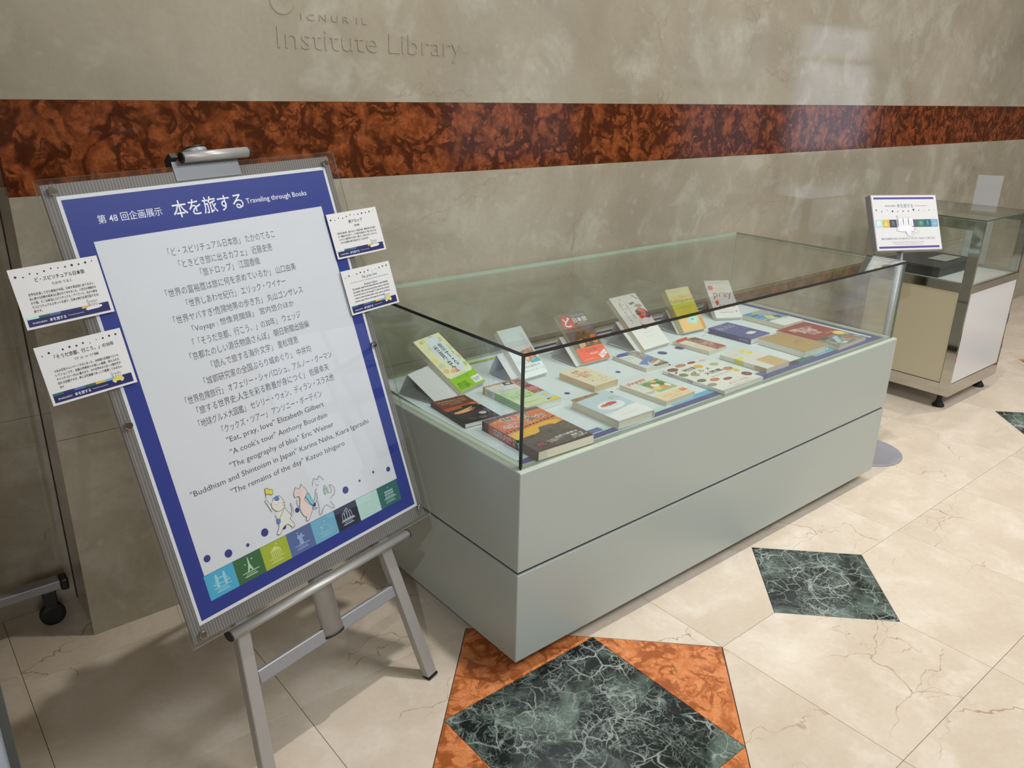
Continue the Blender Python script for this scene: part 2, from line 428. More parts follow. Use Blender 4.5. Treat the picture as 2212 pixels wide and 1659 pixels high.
TH = .035
wb = box('wall_back', XL+.006, X1, YW+TH, YR+.25, 0, ZC, M_WALL); tag(wb, kind='structure')
for z0, z1, m in ((.0, .5705, M_WALL), (.5715, B2-.0005, M_WALL), (B2, B1, M_BAND), (B1+.0005, 2.6, M_WALL), (2.601, ZC, M_WALL)):
    xs = [XL, 9.3, X1]
    for a, b in zip(xs, xs[1:]): box('stone_band' if m is M_BAND else 'stone_panel', a, b-.0006, YW, YW+TH, z0, z1, m, wb, .0006, 1)
wr = box('wall_recess', X0, XL, YR+.02, YR+.25, 0, ZC, M_WALL); tag(wr, kind='structure')
for z0, z1, m in ((.0, .5705, M_WALL), (.5715, B2-.0005, M_WALL), (B2, B1, M_BAND), (B1+.0005, ZC, M_WALL)):
    box('stone_band' if m is M_BAND else 'stone_panel', X0, XL+.004, YR, YR+.02, z0, z1, m, wr)
ce = box('ceiling', X0, X1, Y0, YR+.25, ZC, ZC+.1, M_CEIL); tag(ce, kind='structure')
wl = box('wall_left', X0-.1, X0, Y0, YR+.25, 0, ZC, M_ROOM); tag(wl, kind='structure')
wr2 = box('wall_right', X1, X1+.1, Y0, YR+.25, 0, ZC, M_ROOM); tag(wr2, kind='structure')
# front wall (behind the camera) with lit shop-front windows, mirrored faintly in the polished stone
wf = box('wall_front', X0, X1, Y0-.12, Y0-.02, 0, ZC, M_ROOM); tag(wf, kind='structure')
mw = bpy.data.materials.new('daylit_pane'); mw.use_nodes = True; b = mw.node_tree.nodes['Principled BSDF']
b.inputs['Base Color'].default_value = (.1, .1, .1, 1); b.inputs['Emission Color'].default_value = (.72, .8, 1, 1); b.inputs['Emission Strength'].default_value = 1.5
M_FRAME = plain('grey_window_frame', (120, 120, 118), .4)
mw2 = mw.copy(); mw2.name = 'dim_daylit_pane'; mw2.node_tree.nodes['Principled BSDF'].inputs['Emission Strength'].default_value = .55
mw.node_tree.nodes['Principled BSDF'].inputs['Emission Strength'].default_value = 1.7
wn = 0
for x0, x1, z0, z1 in ((13.1, 15.7, 2.08, 2.62), (13.1, 15.9, .35, 1.98), (9.9, 12.1, 1.6, 2.55), (9.9, 12.1, .3, 1.45), (5.2, 7.4, 1.9, 2.9), (5.2, 7.4, .5, 1.75)):
    wn += 1
    w = boxes('window_%d' % wn, [(x0-.04, x1+.04, Y0-.02, Y0+.03, z0-.04, z0), (x0-.04, x1+.04, Y0-.02, Y0+.03, z1, z1+.04), (x0-.04, x0, Y0-.02, Y0+.03, z0, z1), (x1, x1+.04, Y0-.02, Y0+.03, z0, z1),
        ((x0*.4+x1*.6)-.03, (x0*.4+x1*.6)+.03, Y0-.02, Y0+.03, z0, z1)], M_FRAME); tag(w, kind='structure')
    box('window_pane', x0, x1, Y0-.02, Y0-.01, z0, z1, mw if x0 > 12 else mw2, w)
# letters cut in the stone
def carved(name, txt, x, z, w, h, off=0.):
    V, F, a, b_, c, d = glyphs(txt, off); bm = bmesh.new(); sx = w/(b_-a); sz = h/(d-c)
    vs_ = [bm.verts.new((x+(vx-a)*sx, YW, z+(vy-c)*sz)) for vx, vy in V]
    for f in F:
        try: bm.faces.new([vs_[i] for i in f])
        except ValueError: pass
    r = bmesh.ops.extrude_face_region(bm, geom=list(bm.faces))
    for v in r['geom']:
        if isinstance(v, bmesh.types.BMVert): v.co.y -= .0018
    return link(name, fin(bm, name), M_WALL, wb)
carved('carved_letters', 'Institute Library', -.134, 1.470, .575, .068, -.012)
carved('carved_letters', 'I C N U R  I L', -.066, 1.556, .19, .016, -.01)
bm = bmesh.new()
for k in range(40):
    a, b = 2*math.pi*k/40, 2*math.pi*(k+1)/40
    q = [bm.verts.new((-.115+r*math.cos(t), y, 1.597+r*math.sin(t))) for r, t, y in ((.034, a, YW), (.034, b, YW), (.031, b, YW-.002), (.031, a, YW-.002))]
    bm.faces.new(q)
    q = [bm.verts.new((-.115+r*math.cos(t), y, 1.597+r*math.sin(t))) for r, t, y in ((.031, a, YW-.002), (.031, b, YW-.002), (.014, b, YW-.0005), (.014, a, YW-.0005))]
    bm.faces.new(q)
link('carved_roundel', fin(bm, 'carved_roundel'), M_WALL, wb)

# ================================================================== THE DISPLAY CASE
S = .5758; L, D = 1.80, .742; GI = .0136; ZT = .8587; ZG = .3035
case = empty('display_case', (0, 0, 0), 'long grey-green museum display case with glass hood standing before the marble wall', 'display case')
def shell(name, z0, z1, parent=case):
    return box(name, 0, L, 0, D, z0, z1, M_CASE, parent, .0022, 3)
shell('lower_panel', .045, ZG-.003)
o = shell('upper_panel', ZG+.005, S-.0012)
box('deck_plate', .0014, L-.0014, .0014, D-.0014, S-.0030, S, plain('pale_green_deck', (188, 198, 184), .3), case, .0005)  # paler than the case paint: brightness of the lit rim put into the colour
box('shadow_gap', .006, L-.006, .006, D-.006, ZG-.003, ZG+.005, M_GROOVE, case)
box('plinth', .05, L-.05, .055, D-.05, 0, .045, M_PLINTH, case)
GT = .008
def pane(name, x0, x1, y0, y1, z0, z1, edges, parent):
    """a glass pane whose narrow sides carry the edge material given per side"""
    bm = bmesh.new(); bm_box(bm, x0, x1, y0, y1, z0, z1); bmesh.ops.recalc_face_normals(bm, faces=bm.faces)
    me = bpy.data.meshes.new(name); ms = [M_GLASS]
    for f in bm.faces:
        n = f.normal; k = max(range(3), key=lambda i: abs(n[i])); key = '-+'[n[k] > 0]+'xyz'[k]
        m = edges.get(key)
        if m:
            if m not in ms: ms.append(m)
            f.material_index = ms.index(m)
    bm.to_mesh(me); bm.free()
    o = bpy.data.objects.new(name, me); COL.objects.link(o); o.parent = parent
    for m in ms: me.materials.append(m)
    return o
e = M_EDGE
gz0, gz1 = S+.0004, ZT-GT
pane('top_glass', GI, L-GI, GI, D-GI, ZT-GT, ZT, {'-x': M_EDGE_SHADE, '+x': M_EDGED, '-y': M_EDGE_SHADE, '+y': e}, case)
pane('front_glass', GI, L-GI, GI, GI+GT, gz0, gz1-.0005, {'-x': M_EDGE_SHADE, '+x': M_EDGED, '+z': M_EDGE_SHADE, '-z': M_GLASS}, case)
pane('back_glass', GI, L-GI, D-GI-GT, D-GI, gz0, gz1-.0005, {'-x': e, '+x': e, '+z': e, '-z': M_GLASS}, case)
pane('side_glass', GI, GI+GT, GI+GT+.0005, D-GI-GT-.0005, gz0, gz1-.0005, {'-y': e, '+y': e, '+z': M_EDGE_SHADE, '-z': M_GLASS}, case)
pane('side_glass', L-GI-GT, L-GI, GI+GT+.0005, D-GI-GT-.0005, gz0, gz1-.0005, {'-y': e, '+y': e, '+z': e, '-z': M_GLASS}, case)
boxes('black_seam', [(GI+GT, L-GI-.003, GI+GT, GI+GT+.004, gz1-.004, gz1-.0008), (GI+GT, GI+GT+.004, GI+GT, D-GI-.012, gz1-.004, gz1-.0008),
    (GI+GT, GI+GT+.003, GI+GT, GI+GT+.003, gz0, gz1-.004), (GI-.0012, GI+.0006, GI-.0012, GI+.0006, gz0, ZT-.0005)], M_EDGE_SHADE, case)  # added strips that thicken the painted dark edges
# printed sheet laid over the deck
NAVY = (58, 66, 128); SW = dict(cyan=(72, 168, 205), dgreen=(52, 102, 62), lime=(160, 178, 50), slate=(84, 104, 156), lblue=(110, 172, 200), night=(32, 38, 58), mint=(178, 214, 206), teal=(38, 100, 98), yellow=(202, 172, 70))
sx0, sx1, sy0, sy1 = .036, 1.765, .030, .704
sheet = empty('deck_sheet', (0, 0, S), 'large pale printed sheet with navy border lying under the books in the display case', 'poster')
bm = bmesh.new(); nx, ny = 60, 16; g_ = []
for j in range(ny+1):
    for i in range(nx+1):
        x = sx0+(sx1-sx0)*i/nx; y = sy0+(sy1-sy0)*j/ny
        wy = .004*math.sin(x*7.3+1)+.002*math.sin(x*19)
        if j == 0: y += wy
        if j == ny: y += .003*math.sin(x*5)
        z = .0008+(.010*max(0, (.12-(x-sx0))/.12)**2*max(0, (y-.45)/.25) if x < sx0+.12 else 0)
        g_.append(bm.verts.new((x, y, z)))
for j in range(ny):
    for i in range(nx):
        a = j*(nx+1)+i; bm.faces.new((g_[a], g_[a+1], g_[a+nx+2], g_[a+nx+1]))
pp_ = link('paper', fin(bm, 'paper', smooth=True), M_DECKPAPER, sheet)
P = Print(.0013)
P.poly([(sx0+.001, sy0+.004), (sx0+.12, sy0+.003), (.5, sy0+.006), (1.0, sy0+.004), (sx1-.001, sy0+.004), (sx1-.001, .064), (sx0+.001, .055)], NAVY)
P.poly([(sx1-.028, .06), (sx1-.001, .06), (sx1-.001, .66), (sx1-.03, .69), (sx1-.028, .6)], NAVY)
P.rect(sx0+.3, sy1-.024, sx1-.03, sy1-.008, NAVY)
P.rect(sx0+.14, sy1-.022, sx0+.5, sy1-.008, SW['lime'])
xx = .058
for c in ('mint', 'mint', 'slate', 'mint', 'slate', 'mint', 'lblue', 'cyan', 'lime', 'dgreen', 'slate', 'teal', 'night', 'teal', 'lblue', 'cyan', 'lblue', 'slate'):
    P.rect(xx, .060, xx+.09, .082, SW[c]); xx += .0925
for x, y, r in ((.959, .395, .0165), (.696, .351, .0085), (.439, .31, .0085), (1.05, .397, .0165), (.22, .27, .007), (1.30, .33, .009), (.55, .24, .006), (1.6, .3, .009), (.88, .3, .006)):
    P.ell(x, y, r, r, NAVY)
P.line([(1.226, .44), (1.243, .438)], .002, (90, 90, 96))
P.build('sheet_print', pp_)

# ------------------------------------------------------------------ books
def mat_at(x, y, z, ang):
    return Matrix.Translation((x, y, z)) @ Matrix.Rotation(math.radians(ang), 4, 'Z')
def book(name, label, mtx, w, h, t, cover, spine, pages=None, hard=False, art=None, spineart=None, group=None, sc=None, curl=0):
    """local frame: x right, y up, z out of the front cover; the back lies at z=0, centred on x, bottom edge at y=0"""
    root = empty(name, mtx, label, 'book', group)
    cv = plain('cover_%d_%d_%d' % cover, cover, .3, 0, .5, .01, 100, .02); pg = pages or M_PAGES
    scm = plain('cover_%d_%d_%d' % sc, sc, .3, 0, .5) if sc else cv
    c = .0022 if hard else .0006; ov = .003 if hard else 0.0004
    s = -1 if spine == 'L' else 1
    bx0, bx1 = (-w/2+ (c+.0008 if s < 0 else ov), w/2-(c+.0008 if s > 0 else ov))
    # page block with fine leaves: slightly concave fore edge
    bm = bmesh.new(); nz = 8; ring = []
    for k in range(nz+1):
        z = c+(t-2*c)*k/nz; d = .0012*math.sin(math.pi*k/nz) if hard else .0004*math.sin(math.pi*k/nz)
        xa, xb = (bx0, bx1-d) if s < 0 else (bx0+d, bx1)
        ring.append([bm.verts.new(p) for p in ((xa, ov, z), (xb, ov, z), (xb, h-ov, z), (xa, h-ov, z))])
    bm.faces.new(ring[0][::-1]); bm.faces.new(ring[-1])
    for a, b in zip(ring, ring[1:]):
        for i in range(4): bm.faces.new((a[i], a[(i+1) % 4], b[(i+1) % 4], b[i]))
    link('pages', fin(bm, 'pages'), pg, root)
    # wrap-round cover: front, spine (rounded when hard), back as one folded sheet
    prof = [(-s*w/2, t), (s*(w/2-(.004 if hard else .0012)), t)]
    if hard: prof = [(-s*w/2, t), (s*(w/2-.010), t), (s*(w/2-.006), t-.0012), (s*(w/2-.002), t)]+[(s*(w/2+.0035*math.sin(math.pi*k/8)), t-t*k/8) for k in range(1, 8)]+[(s*(w/2-.002), 0), (s*(w/2-.006), .0012), (s*(w/2-.010), 0), (-s*w/2, 0)]
    else: prof += [(s*w/2, t-.0012), (s*w/2, .0012), (s*(w/2-.0012), 0), (-s*w/2, 0)]
    ins = []
    n = len(prof)
    for i, (x, z) in enumerate(prof):
        if hard: ins.append((x-s*(c if 2 < i < n-2 else 0), z+(-c if z > t/2 and not 3 < i < n-4 else (c if z < t/2 and not 3 < i < n-4 else 0))))
        else: ins.append((x-s*(c if 0 < i < n-1 else 0), min(max(z, c), t-c)))
    bm = bmesh.new()
    A = [[bm.verts.new((x, y, z)) for x, z in pr] for y in (0, h) for pr in (prof, ins)]
    o0, i0, o1, i1 = A
    for k in range(n-1):
        bm.faces.new((o0[k], o0[k+1], o1[k+1], o1[k])); bm.faces.new((i0[k], i1[k], i1[k+1], i0[k+1]))
        bm.faces.new((o0[k], i0[k], i0[k+1], o0[k+1])); bm.faces.new((o1[k], o1[k+1], i1[k+1], i1[k]))
    bm.faces.new((o0[0], o1[0], i1[0], i0[0])); bm.faces.new((o0[-1], i0[-1], i1[-1], o1[-1]))
    co_ = link('cover', fin(bm, 'cover'), cv, root)
    if art:
        P = Print(t+.0002); xm, ym = w, h
        PX = lambda x: (x-.5)*w
        for it in art:
            k = it[0]
            if k == 'r': P.rect(PX(it[1]), it[2]*h, PX(it[3]), it[4]*h, it[5])
            elif k == 'e': P.ell(PX(it[1]), it[2]*h, it[3]*w, it[4]*h, it[5])
            elif k == 'p': P.poly([(PX(x), y*h) for x, y in it[1]], it[2])
            elif k == 'l': P.line([(PX(x), y*h) for x, y in it[1]], it[2], it[3])
            elif k == 'c': P.curve([(PX(x), y*h) for x, y in it[1]], it[2], it[3], len(it) > 4)
            elif k == 't': P.text(it[1], PX(it[2]), it[3]*h, it[4]*w, it[5]*h if it[5] else None, it[6], it[7] if len(it) > 7 else 0., math.radians(it[8]) if len(it) > 8 else 0)
        P.build('cover_print', co_)
    if spineart:
        P = Print(.0002)   # lies on the spine: x along the height (top to bottom), y across the thickness
        for it in spineart:
            if it[0] == 'r': P.rect(it[1]*h, it[2]*t, it[3]*h, it[4]*t, it[5])
            else: P.text(it[1], it[2]*h, it[3]*t, it[4]*h, it[5]*t, it[6], it[7] if len(it) > 7 else 0.)
        # spine frame: local x -> -Y of the book, local y -> +Z, local z -> outward
        P.build('spine_print', co_, frame(Vector((0, -1, 0)), Vector((0, 0, 1)), Vector((-1, 0, 0)), Vector((-w/2-(.0037 if hard else 0), h, 0))) if s < 0 else
                frame(Vector((0, 1, 0)), Vector((0, 0, 1)), Vector((1, 0, 0)), Vector((w/2, 0, 0))))
    return root
def lying(name, label, x, y, ang, w, h, t, z=S+.0016, **k):
    m = mat_at(x, y, z, ang) @ Matrix.Translation((0, -h/2, 0))
    return book(name, label, m, w, h, t, group='books lying flat in the display case', **k)
BR = (54, 40, 36)
lying('paperback', 'brown paperback with two hands over a stringed instrument, lying at left end of display case', .113, .367, -4.6, .109, .179, .012, cover=(50, 30, 26), spine='L', pages=M_PAGESW, art=[
    ('r', 0, .56, 1, 1, (108, 44, 34)), ('r', 0, .56, 1, .66, (150, 62, 34)), ('r', 0, .0, 1, .56, (36, 28, 34)),
    ('p', [(0, .62), (1, .7), (1, .62), (.5, .56), (0, .52)], (170, 84, 44)), ('r', .5, .36, .98, .62, (40, 26, 30)),
    ('p', [(.14, .44), (.3, .46), (.52, .50), (.74, .54), (.7, .50), (.56, .47), (.8, .47), (.55, .43), (.7, .41), (.4, .37), (.2, .37), (.1, .40)], (226, 168, 128)),
    ('p', [(.84, .66), (1, .6), (1, .52), (.93, .55), (.97, .59), (.84, .62), (.78, .65)], (224, 160, 120)),
    ('l', [(.1, .34), (.5, .31), (.98, .34)], .0016, (150, 40, 40)), ('l', [(.1, .28), (.6, .26), (.98, .3)], .0022, (60, 80, 130)), ('e', .75, .24, .10, .05, (196, 190, 186)), ('e', .93, .29, .05, .07, (60, 90, 150)),
    ('e', .35, .12, .12, .05, (70, 60, 62)), ('e', .62, .1, .12, .05, (90, 84, 84)), ('e', .2, .2, .1, .04, (60, 44, 44)),
    ('t', 'BUDDHISM AND', .5, .90, .78, .045, (214, 190, 160)), ('t', 'SHINTOISM IN', .5, .825, .72, .045, (214, 190, 160)), ('t', 'JAPAN', .5, .75, .34, .045, (214, 190, 160))])
P1 = photo('sunset_photo', (196, 92, 44), (214, 116, 60), (226, 150, 90), 14); P2 = photo('dark_rock_photo', (44, 42, 44), (70, 66, 62), (96, 92, 84), 40)
WH = (232, 230, 226); BK = (28, 24, 24); RD = (206, 40, 44)
lying('large_guidebook', 'thick large orange and black guidebook with sunset cover, front left corner of display case', .167, .133, -2.0, .178, .228, .024, cover=(70, 58, 56), spine='L', pages=M_PAGES, art=[
    ('r', 0, .5, 1, 1, P1), ('p', [(0, 1), (1, 1), (1, .93), (.3, .94), (0, .88)], (104, 80, 86)), ('r', 0, 0, 1, .5, P2), ('p', [(.0, .30), (.0, .52), (.45, .56), (.72, .6), (.95, .58), (.96, .50), (.80, .47), (.72, .52), (.52, .5), (.44, .4), (.2, .34)], (226, 176, 50)),
    ('p', [(.0, .36), (.3, .38), (.45, .36), (.6, .44), (1, .42), (1, 0), (0, 0)], P2), ('r', 0, 0, 1, .26, (78, 72, 74)),
    ('l', [(.02, .565), (.98, .655)], .006, (40, 34, 30))]+[('l', [(.05+k*.075, .567+k*.0073), (.08+k*.075, .57+k*.0073)], .0032, (214, 150, 70)) for k in range(12)]+[
    ('t', '世 界', .47, .865, .52, .12, WH, .05), ('t', '世 界', .47, .865, .50, .11, BK), ('t', '危険', .24, .70, .36, .12, WH, .05), ('t', '危険', .24, .70, .34, .11, RD),
    ('t', '旅行', .70, .745, .42, .125, WH, .05), ('t', '旅行', .70, .745, .40, .115, BK), ('t', '世界の絶景は', .70, .19, .42, .045, WH, .01, 3), ('t', '危険で\nいっぱい', .83, .105, .27, .1, WH, .02, 3),
    ('t', '限られた者だけが見る\nあの場所へ', .42, .14, .34, .07, (214, 210, 206), .01, 3), ('e', .19, .13, .12, .07, (60, 50, 52)), ('t', '完全\nガイド', .19, .13, .16, .08, (190, 60, 100), .02), ('t', 'オフェリー・シャバロシュ、アルノー・グーマン', .6, .045, .5, .018, (200, 196, 190))],
    spineart=[('r', 0, 0, .62, 1, (206, 104, 56)), ('r', .62, 0, 1, 1, (56, 52, 56)), ('r', 0, 0, .12, 1, (96, 78, 84)), ('t', '世界', .30, .5, .18, .7, WH, .06), ('t', '世界', .30, .5, .17, .62, BK), ('t', '危険', .47, .5, .16, .7, WH, .06), ('t', '危険', .47, .5, .15, .62, RD), ('t', '旅行', .65, .5, .17, .7, WH, .06), ('t', '旅行', .65, .5, .16, .62, BK)])
P3 = photo('market_photo', (40, 24, 26), (150, 60, 44), (216, 176, 130), 60)
lying('paperback', 'pale green cookery travel paperback with food photos down its right edge', .303, .355, -1.2, .128, .194, .020, cover=(206, 216, 186), spine='L', pages=M_PAGESW, art=[
    ('r', 0, .0, .7, .62, (176, 208, 150)), ('r', 0, .0, .7, .3, (204, 218, 176)), ('r', 0, .62, .72, 1, (206, 208, 200)), ('r', 0, .95, 1, 1, (206, 140, 100)),
    ('r', .7, .0, 1, 1, P3), ('e', .86, .55, .13, .07, (206, 110, 130)), ('e', .85, .66, .12, .05, (120, 30, 40)), ('r', .7, .1, 1, .36, (170, 214, 228)), ('e', .86, .24, .10, .06, (226, 190, 120)), ('p', [(.7, .0), (1, .0), (1, .14), (.86, .1), (.7, .05)], (224, 206, 80)),
    ('p', [(.45, .86), (.7, .84), (.74, .96), (.5, .98)], (40, 40, 44)), ('e', .6, .91, .06, .025, WH), ('t', 'ANTHONY', .26, .88, .40, .045, WH, .01), ('t', 'BOURDAIN', .28, .80, .46, .045, WH, .01), ('t', "Global adventures\nin extreme cuisines", .36, .68, .5, .06, (110, 160, 90)),
    ('t', 'A', .37, .50, .06, .06, (50, 70, 50)), ('t', "C O O K ' S", .37, .41, .52, .055, (50, 70, 50)), ('t', 'T O U R', .37, .32, .38, .055, (50, 70, 50)), ('t', 'a new york times\nbestseller', .34, .14, .5, .05, (150, 170, 120))],
    spineart=[('r', 0, 0, .05, 1, (220, 150, 70)), ('r', .05, 0, .3, 1, (206, 204, 196)), ('r', .3, 0, 1, 1, (150, 186, 124)), ('t', "COOK'S\nTOUR", .16, .5, .16, .6, BK), ('t', 'ANTHONY BOURDAIN', .66, .5, .42, .4, (90, 120, 70))])
lying('small_paperback', 'small thick cream paperback with red handwritten title', .554, .341, 1.2, .1, .148, .020, cover=(224, 214, 184), spine='R', pages=M_PAGEST, art=[
    ('t', '世界\nしあわせ\n紀行', .45, .66, .62, .42, (176, 48, 44), .004, 8), ('e', .3, .25, .03, .02, (120, 110, 90)), ('c', [(.6, .2), (.7, .25), (.8, .2), (.9, .26)], .0012, (120, 110, 96)), ('c', [(.5, .14), (.6, .1), (.72, .12)], .0012, (120, 110, 96)), ('t', 'エリック・ワイナー', .35, .34, .4, .03, (120, 110, 96)), ('e', .78, .36, .03, .02, (150, 130, 110))])
P4 = photo('brown_shelf_photo', (110, 84, 60), (150, 120, 88), (176, 150, 120), 50)
lying('hardcover', 'white hardcover with a photo of red fruit on a white plate', .433, .128, -.7, .136, .184, .024, cover=(216, 222, 226), spine='R', pages=M_PAGES, hard=True, art=[
    ('r', 0, .30, .98, 1, (186, 206, 220)), ('p', [(0, 1), (.72, 1), (.72, .93), (0, .88)], P4), ('e', .48, .50, .34, .14, (228, 232, 236)), ('e', .48, .51, .22, .085, (214, 222, 230)), ('e', .55, .555, .15, .05, (206, 60, 70)), ('e', .33, .53, .10, .035, (216, 90, 80)), ('e', .46, .51, .05, .02, (120, 140, 80)), ('e', .36, .56, .04, .02, (200, 70, 60)),
    ('l', [(.72, .76), (.95, .66)], .0016, (130, 120, 116)), ('l', [(.70, .72), (.78, .68)], .003, (150, 120, 110)), ('p', [(0, 0), (1, 0), (1, .36), (.6, .33), (.3, .27), (0, .22)], (230, 232, 234)), ('t', '読んで旅する海外文学', .5, .14, .5, .03, (176, 180, 186))])
lying('paperback', 'white paperback titled Voyage with a colourful drawn picnic scene', .654, .158, 1.6, .13, .174, .014, cover=(222, 220, 214), spine='R', pages=M_PAGES, art=[
    ('c', [(.05, .92), (.10, .83), (.17, .93), (.24, .86), (.30, .92), (.36, .82), (.44, .92), (.50, .84), (.58, .94), (.66, .86), (.7, .93)], .0022, (200, 70, 76)), ('t', 'Voyage', .4, .9, .58, .1, (206, 60, 70), 0, 4), ('t', '想像見聞録', .13, .6, .05, None, (120, 116, 112)),
    ('r', .34, .34, .98, .80, (150, 180, 120)), ('e', .5, .7, .14, .08, (90, 150, 110)), ('e', .8, .62, .14, .1, (70, 120, 70)), ('e', .6, .6, .12, .07, (228, 228, 220)), ('e', .76, .74, .07, .05, (222, 196, 80)), ('e', .5, .48, .15, .06, (226, 206, 90)), ('e', .72, .47, .12, .06, (226, 150, 70)), ('e', .88, .5, .07, .07, (232, 230, 224)), ('e', .44, .6, .06, .05, (200, 110, 60)), ('e', .9, .76, .06, .03, (60, 130, 130)), ('e', .66, .67, .05, .04, (196, 80, 50)),
    ('r', 0, 0, 1, .28, (226, 206, 166)), ('t', '旅の小説アンソロジー', .5, .17, .6, .05, (190, 140, 80)), ('t', '宮内悠介ほか', .5, .08, .4, .04, (206, 90, 60)), ('r', .8, .14, 1, .24, (226, 122, 70)), ('t', '「世界を旅する物語」\n全六篇を収録', .16, .42, .28, .08, (150, 146, 142))])
FD = [(.13, .92, .11, .06, (110, 84, 78)), (.40, .97, .12, .05, (176, 130, 106)), (.66, .96, .10, .035, (140, 70, 62)), (.60, .80, .09, .06, (214, 180, 60)), (.08, .70, .08, .06, (112, 132, 100)), (.24, .62, .08, .06, (150, 160, 120)), (.90, .73, .09, .06, (176, 180, 150)), (.9, .5, .10, .06, (190, 130, 90)), (.10, .42, .09, .05, (96, 100, 84)), (.30, .34, .1, .05, (188, 120, 80)), (.5, .26, .1, .04, (140, 90, 76)), (.08, .24, .09, .05, (150, 150, 130)), (.9, .93, .08, .04, (196, 196, 190)), (.93, .22, .09, .07, (84, 62, 64))]
lying('picture_book', 'large thin white picture book scattered with food drawings around its title', .896, .142, 1.1, .2, .230, .012, cover=(226, 226, 222), spine='L', pages=M_PAGESW, art=[('e', *q) for q in FD]+[
    ('p', [(.9, .46), (1, .44), (.98, .34), (.88, .36)], (220, 190, 60)), ('e', .95, .22, .04, .03, (190, 60, 60)), ('t', '地球', .36, .80, .30, .09, (60, 64, 58), .01), ('t', 'グ ル メ', .46, .67, .44, .08, (60, 64, 58), .01), ('t', '大図鑑', .58, .54, .42, .085, (60, 64, 58), .01), ('l', [(.03, .80), (.12, .84)], .006, (130, 90, 80)),
    ('t', '世界のあらゆる場所の食を味わう', .6, .42, .5, .025, (150, 146, 140)), ('t', 'セシリー・ウォン\nディラン・スラス他', .55, .13, .46, .06, (214, 90, 96)), ('t', '世界の珍しい料理がぎっしり', .6, .055, .5, .022, (160, 156, 150))],
    spineart=[('t', '地球グルメ大図鑑', .3, .5, .42, .6, (90, 88, 84), .01), ('t', 'セシリー・ウォン', .62, .5, .16, .4, (130, 126, 120))])
lying('paperback', 'white paperback in a clear jacket with yellow shapes and a plain kraft band', 1.127, .150, .2, .128, .178, .016, cover=(218, 218, 212), spine='L', pages=M_PAGES, sc=None, art=[
    ('e', .70, .86, .11, .05, (224, 214, 50)), ('e', .76, .74, .12, .05, (224, 214, 50)), ('e', .12, .62, .11, .05, (224, 214, 50)), ('p', [(.62, .8), (.72, .84), (.82, .78), (.72, .76)], (230, 226, 110)), ('t', 'ときどき旅に出るカフェ', .38, .80, .5, .025, (176, 172, 166)), ('r', .38, .0, 1, .43, (196, 168, 122))],
    spineart=[('r', .32, 0, .52, 1, (210, 204, 90)), ('r', .75, 0, 1, 1, (190, 166, 124))])
P5 = photo('grey_street_photo', (96, 90, 92), (140, 130, 130), (186, 180, 180), 50)
lying('small_paperback', 'small paperback with blue sky and grey street photo cover', .82, .370, -2.4, .104, .152, .012, cover=(206, 212, 214), spine='R', pages=M_PAGES, art=[
    ('p', [(0, .84), (.06, .94), (.28, 1), (.72, 1), (.55, .82)], (70, 78, 150)), ('r', .5, .0, 1, .96, P5), ('p', [(.1, .28), (.95, .60), (1, .46), (.5, .30), (.3, .12)], (96, 130, 196)), ('p', [(.35, .12), (.9, .26), (.95, .20), (.6, .08)], (222, 206, 200)), ('r', .05, .5, .52, .8, (206, 218, 214)), ('r', .4, 0, 1, .08, (92, 84, 84)), ('t', '世界史を\n旅する', .28, .66, .3, .14, (150, 160, 166))])
P6 = photo('red_street_photo', (84, 56, 52), (150, 90, 84), (196, 160, 150), 70)
lying('small_paperback', 'small paperback with red top and busy street photo cover', 1.115, .364, 4.1, .104, .150, .012, cover=(214, 204, 188), spine='R', pages=M_PAGES, art=[
    ('p', [(0, .84), (.06, .96), (.3, 1), (.8, 1), (.6, .86)], (186, 72, 60)), ('r', .44, .0, 1, .86, P6), ('p', [(.62, .9), (1, .86), (1, .6), (.7, .7)], (96, 84, 82)), ('r', .8, 0, 1, .3, (176, 64, 58)), ('t', '世界ヤバ\nすぎ!', .72, .34, .44, .3, (214, 170, 166), .02), ('r', .05, .5, .46, .82, (216, 208, 200)), ('t', '危険地帯の歩き方', .26, .66, .32, .05, (170, 150, 140))])
lying('navy_paperback', 'navy blue paperback titled Bliss with a small pale suitcase', 1.345, .366, 3.1, .127, .178, .018, cover=(62, 70, 128), spine='L', pages=M_PAGESW, art=[
    ('r', 0, 0, 1, 1, (74, 82, 142)), ('t', 'The Geography of', .42, .94, .5, .03, (190, 186, 214)), ('t', 'BLISS', .46, .80, .72, .14, (196, 186, 214), -.01), ('c', [(.6, .6), (.8, .66), (.9, .56), (.8, .5)], .0016, (150, 156, 200)), ('e', .62, .27, .22, .07, (206, 210, 196)), ('e', .6, .25, .12, .05, (226, 230, 226)), ('e', .8, .3, .06, .04, (120, 124, 140)), ('t', 'ERIC WEINER', .5, .10, .5, .03, (150, 154, 196))],
    spineart=[('e', .5, .5) if False else ('r', .0, .2, .03, .8, (200, 200, 210)), ('t', 'ERIC WEINER', .84, .5, .2, .4, (170, 174, 210))])
P7 = photo('river_photo', (60, 96, 110), (110, 166, 200), (170, 200, 190), 30)
